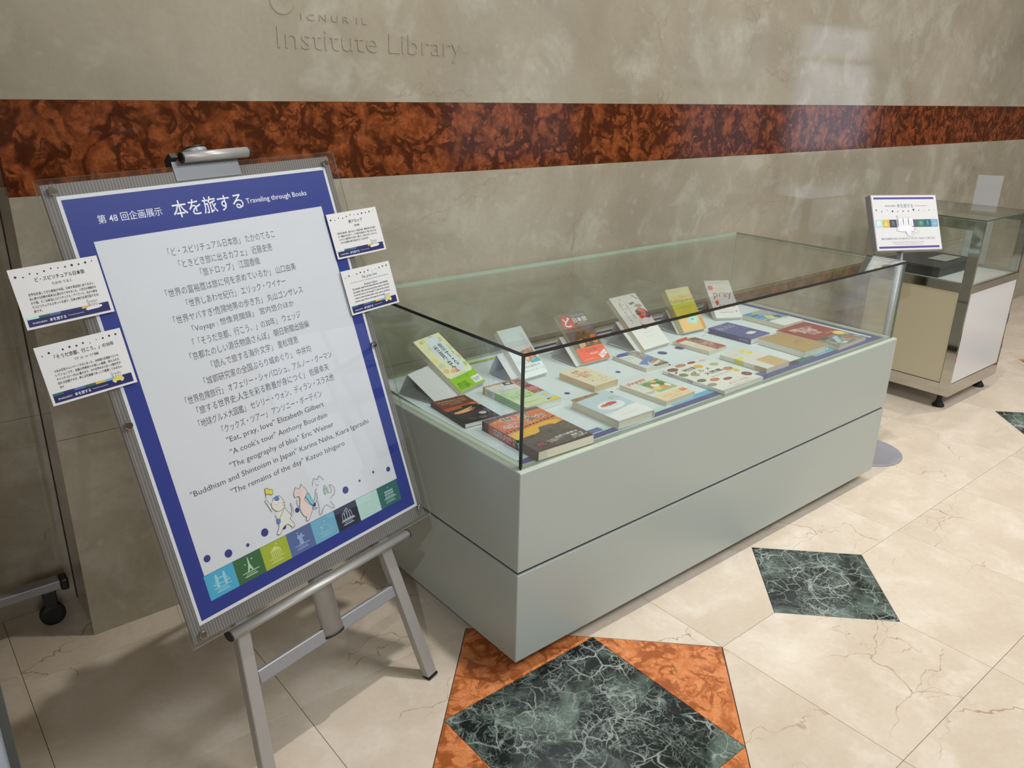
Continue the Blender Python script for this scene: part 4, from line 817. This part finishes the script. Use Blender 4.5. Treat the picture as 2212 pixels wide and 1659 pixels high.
CAT = {"flag":[[-0.0815,-0.2218],[-0.0766,-0.2222],[-0.0717,-0.2273],[-0.0657,-0.2293],[-0.068,-0.2385],[-0.0716,-0.2385],[-0.0764,-0.2347],[-0.0831,-0.2332]],"pole":[[-0.0824,-0.2224],[-0.0853,-0.2414]],"c1head":[[-0.0728,-0.2527],[-0.069,-0.2472],[-0.0669,-0.2511],[-0.06,-0.2489],[-0.0555,-0.2473],[-0.0507,-0.2549],[-0.0483,-0.2631],[-0.0482,-0.2704],[-0.0514,-0.2757],[-0.0589,-0.2791],[-0.0677,-0.2784],[-0.0742,-0.2725],[-0.0781,-0.2658],[-0.0784,-0.2595],[-0.0757,-0.2556]],"c1hat":[[-0.0657,-0.2476],[-0.0619,-0.2461],[-0.0577,-0.2489],[-0.0572,-0.2542],[-0.0601,-0.256],[-0.0654,-0.2549],[-0.0674,-0.2509]],"c1body":[[-0.0775,-0.2823],[-0.0677,-0.2784],[-0.0503,-0.2756],[-0.0465,-0.2866],[-0.0412,-0.2982],[-0.0459,-0.305],[-0.0425,-0.3122],[-0.0394,-0.322],[-0.0467,-0.326],[-0.0483,-0.3206],[-0.0546,-0.3136],[-0.0613,-0.3132],[-0.0697,-0.3177],[-0.0794,-0.3261],[-0.0851,-0.323],[-0.0789,-0.3145],[-0.0749,-0.3061],[-0.0752,-0.2936]],"c1arm":[[-0.0817,-0.2733],[-0.0883,-0.2502],[-0.0898,-0.2465],[-0.0865,-0.2449],[-0.0842,-0.2479],[-0.0797,-0.259]],"c1tail":[[-0.0414,-0.2971],[-0.0358,-0.2891],[-0.0349,-0.2812],[-0.0359,-0.2756],[-0.0329,-0.2753],[-0.0322,-0.2855],[-0.0337,-0.2932],[-0.0393,-0.3011]],"c1bag":[[-0.0761,-0.2932],[-0.069,-0.2953],[-0.0703,-0.3019],[-0.0747,-0.3041],[-0.0776,-0.3007]],"c1strapL":[[-0.0768,-0.2837],[-0.0745,-0.2934]],"c1strapR":[[-0.0509,-0.2774],[-0.0698,-0.2944]],"c2":[[-0.0125,-0.2464],[-0.0089,-0.2515],[-0.0018,-0.2513],[0.0028,-0.2448],[0.0053,-0.2516],[0.0109,-0.2597],[0.0118,-0.2695],[0.0031,-0.2754],[0.0007,-0.2807],[0.0071,-0.2918],[0.0142,-0.3012],[0.0114,-0.3095],[0.0042,-0.3181],[-0.0035,-0.3264],[-0.0103,-0.325],[-0.0063,-0.3177],[-0.0105,-0.3153],[-0.0151,-0.3044],[-0.016,-0.2914],[-0.0096,-0.2742],[-0.0118,-0.267],[-0.02,-0.2667],[-0.0209,-0.2591],[-0.0169,-0.2524]],"c2pack":[[0.0107,-0.269],[0.0152,-0.2719],[0.0169,-0.2811],[0.0193,-0.2917],[0.0197,-0.2993],[0.0139,-0.2968],[0.0086,-0.284],[0.0052,-0.2763]],"c2arm":[[-0.018,-0.2728],[-0.0201,-0.2844],[-0.017,-0.2889],[-0.0132,-0.2832],[-0.0094,-0.2701],[-0.013,-0.267]],"c3head":[[0.0299,-0.259],[0.0316,-0.2522],[0.036,-0.2466],[0.0383,-0.2454],[0.0423,-0.2496],[0.0471,-0.25],[0.0516,-0.2443],[0.0567,-0.2511],[0.0605,-0.258]],"c3face":[[0.039,-0.2594],[0.0408,-0.2632],[0.0447,-0.2623]],"c3bodyL":[[0.0303,-0.2953],[0.0301,-0.3102],[0.0256,-0.3253],[0.0307,-0.3265],[0.0406,-0.3158],[0.0497,-0.3132],[0.0623,-0.3261],[0.0678,-0.3231],[0.0616,-0.3096]],"c3armL":[[0.022,-0.2928],[0.0288,-0.2819],[0.034,-0.2702],[0.0376,-0.2706]],"c3armL2":[[0.0239,-0.2979],[0.0314,-0.2904],[0.0343,-0.2767]],"c3bag":[[0.0555,-0.2726],[0.0599,-0.2706],[0.0633,-0.279],[0.0634,-0.2898],[0.0605,-0.2854],[0.0593,-0.2763],[0.0554,-0.2801],[0.0558,-0.2899],[0.0527,-0.2843]],"c3tail":[[0.0689,-0.2737],[0.0722,-0.2826],[0.071,-0.2897],[0.0658,-0.2919]],"c3tail2":[[0.0639,-0.303],[0.0743,-0.2987],[0.0803,-0.2924],[0.0807,-0.2839],[0.0758,-0.276],[0.0701,-0.2742]],"c2tail":[[0.0144,-0.3077],[0.0212,-0.3111],[0.0245,-0.3088],[0.0149,-0.3047]],"e1":[[-0.0707,-0.2606]],"e2":[[-0.0612,-0.2612]],"n1":[[-0.0663,-0.2642]],"e3":[[-0.0119,-0.2586]],"e4":[[-0.0027,-0.2583]],"n2":[[-0.0069,-0.2628]],"e5":[[0.0376,-0.2562]],"e6":[[0.047,-0.2565]],"wh":[[-0.053,-0.2652],[-0.0471,-0.2662]],"wh2":[[-0.0538,-0.269],[-0.0491,-0.272]]}
OL = (84, 78, 84); LW = .0009
P.poly(CAT['flag'], (222, 212, 70)); P.curve(CAT['flag'], LW, OL, True); P.line(CAT['pole'], LW, OL)
P.poly(CAT['c1tail'], (222, 222, 214)); P.curve(CAT['c1tail'], LW, OL)
P.poly(CAT['c1body'], (222, 222, 212)); P.curve(CAT['c1body'][2:], LW, OL); P.poly(CAT['c1arm'], (222, 222, 214)); P.curve(CAT['c1arm'], LW, OL)
P.poly(CAT['c1head'], (224, 222, 212)); P.curve(CAT['c1head'], LW, OL, False, 3); P.poly(CAT['c1hat'], (84, 128, 220)); P.curve(CAT['c1hat'], LW, (50, 70, 160), True)
P.line(CAT['c1strapL'], LW, OL); P.line(CAT['c1strapR'], LW, OL); P.poly(CAT['c1bag'], (84, 128, 220)); P.curve(CAT['c1bag'], LW, (50, 70, 160), True)
P.line(CAT['wh'], LW, OL); P.line(CAT['wh2'], LW, OL)
P.poly(CAT['c2'], (228, 210, 204)); P.curve(CAT['c2'], LW, OL, True, 3); P.poly(CAT['c2pack'], (120, 200, 220)); P.curve(CAT['c2pack'], LW, (90, 90, 120), True); P.curve(CAT['c2arm'], LW, OL); P.curve(CAT['c2tail'], LW, OL, True)
for k in ('c3head', 'c3face', 'c3bodyL', 'c3armL', 'c3armL2', 'c3tail', 'c3tail2'): P.curve(CAT[k], LW, (96, 92, 110))
P.curve(CAT['c3bag'], .0013, (120, 176, 130), True)
for k in ('e1', 'e2', 'n1', 'e3', 'e4', 'n2', 'e5', 'e6'): P.ell(*CAT[k][0], .0008, .0008, OL, 8)
P.build('poster_print', psh)

def mini_scene(P, x, y, s, kind):
    """little party of cats on a vehicle at the end of a caption card's strip"""
    for k in range(3):
        cx = x+(-.16+.2*k)*s; P.poly([(cx-.11*s, y), (cx-.1*s, y+.32*s), (cx-.06*s, y+.42*s), (cx, y+.36*s), (cx+.06*s, y+.42*s), (cx+.09*s, y+.3*s), (cx+.11*s, y)], (206, 204, 204)); P.line([(cx-.02*s, y), (cx, y+.2*s)], .03*s, (70, 66, 70))
        P.curve([(cx-.1*s, y), (cx-.1*s, y+.32*s), (cx-.06*s, y+.42*s), (cx, y+.36*s), (cx+.06*s, y+.42*s), (cx+.09*s, y+.3*s)], .02*s, (120, 116, 120))
    P.line([(x-.3*s, y), (x-.36*s, y+.5*s)], .02*s, (150, 146, 150)); P.ell(x-.32*s, y+.5*s, .05*s, .03*s, (150, 146, 150))
    if kind == 'car':
        P.poly([(x-.42*s, y-.14*s), (x-.36*s, y+.04*s), (x-.2*s, y+.06*s), (x-.12*s, y+.16*s), (x+.24*s, y+.16*s), (x+.34*s, y+.04*s), (x+.42*s, y-.02*s), (x+.4*s, y-.16*s)], (214, 200, 76))
        for q in (-.24, .24): P.ell(x+q*s, y-.17*s, .09*s, .08*s, (206, 206, 212))
    else:
        P.poly([(x-.62*s, y-.08*s), (x-.4*s, y+.05*s), (x+.5*s, y+.06*s), (x+.54*s, y-.06*s), (x+.3*s, y-.14*s), (x-.5*s, y-.17*s)], (216, 216, 224))
STRIP1 = [('mint', 0, .14), ('dgreen', .14, .27), ('slate', .27, .40), ('night', .40, .53), ('night', .53, .66), ('yellow', .66, .79), ('lblue', .9, 1)]
STRIP2 = [('teal', 0, .13), ('night', .13, .26), ('slate', .26, .4), ('dgreen', .4, .53), ('yellow', .53, .66), ('lblue', .66, .78), ('night', .86, 1)]
def card(cx, cy, label, dots, title, author, body, strip, kind, tw, just, rot=0., tcol=(56, 56, 60), subt=None):
    m = PM @ Matrix.Translation((cx, cy, .0062)) @ Matrix.Rotation(rot, 4, 'Z')
    c = empty('caption_card', m, label, 'card', 'caption cards fixed to the edges of the poster frame')
    w, h = .150, .1045
    cs = box('card_sheet', -w/2, w/2, -h/2, h/2, .0, .0008, M_CARD, c)
    P = Print(.0010)
    for k, (dy, r) in enumerate(dots):
        P.ell(-w/2+.009+k*(w-.020)/(len(dots)-1), h/2-.010+dy*.001, r*.001, r*.001, (40, 38, 52), 12)
    P.text(title, .004 if not subt else .006, h/2-.0235, tw, .0078 if not subt else .0085, tcol, .012)
    if subt: P.text(subt, .004, h/2-.0312, .118, .0032, (110, 116, 124)); P.text(author, .004, h/2-.0405, .042, .0045, (80, 80, 86), .004)
    else: P.text(author, .004, h/2-.0345, tw*.40, .0048, (80, 80, 84), .01)
    for k, t in enumerate(body):
        P.text(t, -.055 if k == len(body)-1 and just[-1] < .09 else 0.0+.0005, h/2-.0470-k*.0072, just[k], .0050, (70, 70, 74), .012, 0, 1 if k == len(body)-1 and just[-1] < .09 else 0) if not (k == len(body)-1 and just[-1] < .1) else P.text(t, -.0555, h/2-.0470-k*.0072, just[k], .0050, (70, 70, 74), .012, 0, 1)
    x0, x1 = -w/2+.0045, w/2-.006
    P.rect(x0, -h/2+.004, x1, -h/2+.0165, (30, 32, 88))
    for nm, a, b in strip: P.rect(x0+(x1-x0)*a, -h/2+.0165, x0+(x1-x0)*b, -h/2+.0205, SW[nm] if nm != 'night' else (44, 40, 92))
    P.rect(x0+(x1-x0)*.86, -h/2+.012, x1, -h/2+.0200, (30, 32, 88))
    P.text('第48回企画展示', -.052, -h/2+.0095, .024, .0032, (206, 208, 220), .01); P.text('本を旅する', -.022, -h/2+.0100, .028, .0062, (206, 208, 224), .02); P.text('Traveling through Books', .009, -h/2+.0105, .028, .0026, (190, 194, 214), .01)
    mini_scene(P, .043, -h/2+.0165, .026, kind)
    P.build('card_print', cs)
d1 = [(-1, 2.1), (-3, 1.3), (1, 1.4), (-1, 1.4), (1.5, 1.6), (4, 1.4), (3, 1.1), (2.5, 1.6), (3.4, 2.1), (3, 1.6), (4, 2), (5, 1.1)]
d2 = [(-3, 1.1), (0, 2.), (-3, .5), (.5, 1.7), (2, 1.9), (1, 1.7), (3, 1.7), (0, .9), (3, .8), (3, 1.7), (4.4, 1.9), (4.6, 1.9)]
d1 = [(a-3, b) for a, b in d1]; d2 = [(a-4, b) for a, b in d2]
card(-.3395, .2565, 'white caption card with cats on a boat, upper left edge of the poster', d1, 'ど・スピリチュアル日本旅', 'たかの てるこ', ['世界を放浪してきた著者が今回、日本を再出発に出てみると、', '気に様々な宗教の総本山に惹かれてゆきました。八百万の神様がお', 'わす国、そこは本当にスピリチュアル・アイランド。北から南ま', 'でスピリチュアルスポットを巡り、日本の魅力を再確認できる!', '旅です。'], STRIP1, 'boat', .084, [.112, .113, .112, .113, .014])
card(-.3405, .1210, 'white caption card with cats in a yellow car, lower left edge of the poster', d2, '「そうだ京都、行こう。」の30年', 'ウェッジ編', ['人気の広告キャンペーンではじまった、30年間の名場面ベストセ', 'レクションです。京都の四季折々の美しい風景、添えられた', 'キャッチコピーが心に響きます。今や世界中から近くの観光客が', '訪れる京都ですが、時には写真集でゆっくり鑑賞してみません', 'か?'], STRIP2, 'car', .104, [.113, .112, .113, .113, .007])
card(.3345, .2600, 'white caption card with cats on a boat, upper right edge of the poster', d1, '旅ドロップ', '江國 香織', ['飛行機に乗る時、船からもらった飴玉の味、電車の窓と海の香り', 'が、物語の中に広がり、とても幸せな気持ちの「旅」をおくれる', 'エッセイと旅が初めての方も一冊です。あなたもきっとカバンに', '小さな宝物の本を忍ばせたくなるはず。'], STRIP1, 'boat', .042, [.116, .116, .116, .086])
card(.3310, .1275, 'white caption card titled Eat, pray, love, lower right edge of the poster', d2, 'Eat, pray, love', 'Elizabeth Gilbert', ['The bestseller, which has also been made into a movie. Elizabeth,', 'successful, with success around the world, is married', 'to her job, but is it not enough? To heal her life, she goes', 'to Italy to study, Indonesia, Bali to meet a person and India to', 'practice yoga. Where is her happy life, she finds?'], STRIP2, 'car', .046, [.112, .112, .112, .112, .092], 0, (90, 130, 150), "one woman's search for everything across Italy, India and Indonesia")

# ================================================================== FLOOR-STANDING SIGN
sr, su, sf = look(-.4029, .4351, -.0108); SM = frame(sr, su, -sf, (2.091, .1753, .9466))
px, py = 2.035, .150
sign = empty('sign_stand', (px, py, 0), 'white tilted notice on slim silver pole beside right end of the display case', 'sign stand')
lathe('base_disc', [(.150, .0), (.150, .004), (.147, .006), (.02, .0065)], plain('grey_powder_coat', (150, 150, 160), .45, .2), sign, 64)
top = SM @ Vector((0, -.04, -.034)); tl = top-Vector((px, py, 0))
lathe('pole', [(.0125, .006), (.0125, .80)], M_ALU2, sign, 24)
bar('neck', (0, 0, .80), (tl.x, tl.y, tl.z), .02, .012, M_ALU2, sign, (1, 0, 0), .001)
sm = Matrix.Translation((-px, -py, 0)) @ SM
pn = bpy.data.objects.new('sign_panel', None)
def sbox(nm, *a, mat, bev=0):
    o = box(nm, *a, mat, sign, bev); o.data.transform(sm); return o
sbox('sign_frame', -.1535, .1535, -.110, .110, -.030, -.001, mat=M_ALU2, bev=.001)
ssh = sbox('sign_sheet', -.1505, .1505, -.107, .107, -.001, .0, mat=M_CARD)
P = Print(.0002)
PU_ = (86, 70, 140)
P.rect(-.142, .092, .140, .100, PU_); P.rect(-.142, -.100, .140, -.092, PU_)
P.text('第48回企画展示', -.068, .066, .05, .006, (120, 120, 130), .003); P.text('本を旅する', .000, .0665, .076, .0155, (120, 128, 150), .003); P.text('Traveling through Books', .074, .066, .064, .006, (150, 150, 158))
for k, (dy, r) in enumerate([(2, 3), (-4, 2.4), (2, 1.8), (-3, 3.8), (-3, 2), (-3, 2.6), (-3, 2.4), (2, 3.8), (0, 2.2), (-2, 1.4), (1, 1.9), (1.5, 1.2)]):
    P.ell(-.135+k*.0247, .048+dy*.001, r*.001, r*.001, (52, 50, 64), 14)
sw2 = [(176, 206, 212), (206, 174, 82), (70, 66, 82), (150, 160, 176), (100, 170, 170), (88, 88, 110), (66, 118, 98), (50, 96, 112), (116, 160, 186)]
for k, c in enumerate(sw2): P.rect(-.146+k*.0324, -.018, -.146+(k+1)*.0324, .012, c)
for k in (0, 1, 2, 6, 7, 8): icon((0, 1, 2, 0, 0, 4, 7, 3, 5)[k], -.146+(k+.5)*.0324, -.001, .024, tuple(min(235, v+60) for v in sw2[k]), P)
P.poly([(-.052, -.028), (-.045, -.016), (-.02, -.008), (.01, -.010), (.03, -.02), (.026, -.034), (-.01, -.036), (-.04, -.034)], (226, 226, 230)); P.curve([(-.052, -.028), (-.045, -.016), (-.02, -.008), (.01, -.010), (.03, -.02), (.026, -.034), (-.01, -.036), (-.04, -.034)], .0009, (170, 168, 176), True)
P.poly([(-.01, -.03), (.02, -.028), (.006, -.052), (-.006, -.056)], (222, 222, 228)); P.line([(-.012, -.034), (.0, -.054)], .003, (176, 174, 180)); P.curve([(.01, -.03), (.024, -.05), (.01, -.056), (-.002, -.05)], .0008, (176, 174, 182)); P.curve([(.03, -.022), (.05, -.034), (.04, -.042), (.02, -.036)], .0008, (176, 174, 182))
for k in range(3):
    cx = -.030+k*.024; P.poly([(cx-.010, -.014), (cx-.009, .016), (cx-.005, .021), (cx, .017), (cx+.006, .021), (cx+.009, .014), (cx+.011, -.014)], (228, 227, 230)); P.curve([(cx-.010, -.014), (cx-.009, .016), (cx-.005, .021), (cx, .017), (cx+.006, .021), (cx+.009, .014), (cx+.011, -.014)], .0008, (170, 166, 178)); P.line([(cx, -.012), (cx+.001, .006)], .0012, (120, 116, 150))
P.line([(-.042, .0), (-.046, .026)], .0008, (160, 160, 168)); P.ell(-.043, .026, .003, .002, (160, 160, 160))
P.text('資料の企画展示をご覧いただきありがとうございます。手に取ってご覧ください', -.002, -.062, .25, .0075, (130, 130, 140), .004)
P.text('Please note this exhibition is free of charge and open to everyone', -.005, -.076, .15, .0055, (160, 160, 166)); P.text('Please take one and look through the books', -.005, -.084, .13, .005, (160, 160, 166))
o = P.build('sign_print', ssh, sm)

# ================================================================== CHROME CABINET
cx0, cx1, cy0, cy1 = 2.782, 3.345, .143, .665; zb, zt2 = .07, .895
cart = empty('chrome_display_cabinet', (cx0, cy0, 0), 'chrome framed glass-top cabinet with white and cream panels, right of the long display case', 'cabinet')
A, Bd = cx1-cx0, cy1-cy0; f = .046; tk = .012
for nm, x in (('side_frame', 0), ('side_frame', A-tk)):
    boxes(nm, [(x, x+tk, 0, f, zb, zt2-.002), (x, x+tk, Bd-f, Bd, zb, zt2-.002), (x, x+tk, f, Bd-f, zt2-.045, zt2-.002), (x, x+tk, f, Bd-f, .57, .612), (x, x+tk, f, Bd-f, zb, zb+.06)], M_CHROME, cart, .0008)
for a_, b_ in ((.570, .605), (zb, zb+.062)): box('front_rail', tk, A-tk, 0, tk, a_, b_, M_CHROME, cart, .0008)
for a_, b_ in ((.570, .605), (zb, zb+.062)): box('rear_rail', tk, A-tk, Bd-tk, Bd, a_, b_, M_CHROME, cart, .0008)
box('front_panel', tk+.002, A-tk-.002, .002, .010, zb+.064, .568, M_WHITEP, cart)
box('side_panel', .003, .010, f+.002, Bd-f-.002, zb+.062, .568, M_CREAMP, cart)
box('side_panel', A-.010, A-.003, f+.002, Bd-f-.002, zb+.062, .568, M_CREAMP, cart)
box('rear_panel', tk, A-tk, Bd-.010, Bd-.002, zb+.064, .568, M_WHITEP, cart)
box('inner_deck', tk+.001, A-tk-.001, tk+.001, Bd-tk-.001, .590, .600, M_WHITEP, cart)
box('bottom_board', tk, A-tk, tk, Bd-tk, zb+.002, zb+.02, M_WHITEP, cart)
def cpane(nm, x0, x1, y0, y1, z0, z1):
    o = box(nm, x0, x1, y0, y1, z0, z1, M_GLASS, cart); return o
pane('top_glass', .0, A, .0, Bd, zt2, zt2+.006, {'-x': M_EDGED, '+x': M_EDGED, '-y': M_EDGED, '+y': M_EDGED}, cart)
pane('front_glass', tk+.001, A-tk-.001, .003, .008, .606, zt2-.001, {'-x': M_EDGED, '+x': M_EDGED, '+z': M_EDGED}, cart)
pane('rear_glass', tk+.001, A-tk-.001, Bd-.008, Bd-.003, .606, zt2-.001, {'-x': M_EDGED, '+x': M_EDGED, '+z': M_EDGED}, cart)
pane('side_glass', .014, .018, .02, Bd-.02, .602, zt2-.004, {'-y': M_EDGED, '+y': M_EDGED, '+z': M_EDGED}, cart)
pane('side_glass', A-.018, A-.014, .02, Bd-.02, .602, zt2-.004, {'-y': M_EDGED, '+y': M_EDGED, '+z': M_EDGED}, cart)
for x, y in ((.05, .05), (A-.05, .05), (.05, Bd-.05), (A-.05, Bd-.05)):
    ft = lathe('levelling_foot', [(.026, 0), (.028, .006), (.020, .018), (.013, .028), (.012, .045), (.014, .069)], M_RUBBER, cart, 24, Matrix.Translation((x, y, 0)))
bx = empty('grey_box', (2.87, .33, .600), 'flat dark grey box inside the chrome cabinet', 'box')
box('box_base', 0, .40, 0, .28, .0005, .036, M_DARKBOX, bx, .002); box('box_lid', -.003, .403, -.003, .283, .0365, .050, M_DARKBOX, bx, .003)
tb = box('grey_card', 3.03, 3.21, .375, .465, .6515, .6535, plain('mid_grey_card', (150, 148, 144), .5), None, .0005)
tag(tb, 'small lighter grey card lying on the dark box in the chrome cabinet', 'card')

# ================================================================== THINGS AT THE EDGES
hd = empty('acrylic_holder', Matrix.Translation((3.92, .58, 0)) @ Matrix.Rotation(math.radians(-69), 4, 'Z'), 'tall narrow clear acrylic holder with white sheet standing behind the chrome cabinet', 'sign holder')
rpane('acrylic_sheet', -.068, .068, .006, 1.058, 0, .004, .003, M_ACRYL, M_EDGEA, hd).data.transform(Matrix.Rotation(math.pi/2, 4, 'X'))
box('white_sheet', -.063, .063, .0008, .0025, .03, 1.0, M_CARD, hd)
box('base_plate', -.09, .09, -.08, .08, 0, .006, M_ALU2, hd, .001)

mb = empty('wheeled_board', (-1.6, .95, 0), 'grey wheeled stand with black caster in the dark recess at far left', 'stand')
box('base_bar', 0, .775, -.018, .018, .108, .134, M_ALU2, mb, .003); box('end_cap', .775, .795, -.020, .020, .100, .136, M_BLACK, mb, .006)
for x in (.05, .745):
    wm = Matrix.Translation((x, .012, .032)) @ Matrix.Rotation(math.pi/2, 4, 'X')
    lathe('caster', [(.022, 0), (.031, .003), (.032, .012), (.031, .021), (.022, .024)], M_RUBBER, mb, 28, wm)
    box('caster_fork', x-.016, x+.016, -.014, .014, .060, .108, M_BLACK, mb, .003)
box('upright', .30, .34, -.014, .014, .134, 1.7, M_ALU2, mb, .003)
pl_ = empty('standing_panel', (-1.45, .10, 0), 'pale blue-grey upright panel cropped by the left picture edge', 'panel')
box('board', 0, .405, .004, .024, .03, 1.25, M_BOARD, pl_, .001); box('edge_trim', .405, .419, .0, .028, .02, 1.26, plain('dark_grey_trim', (84, 88, 88), .4, .3), pl_, .001)
for x in (.02, .33): box('foot', x, x+.06, -.12, .15, 0, .02, M_ALU2, pl_, .002)
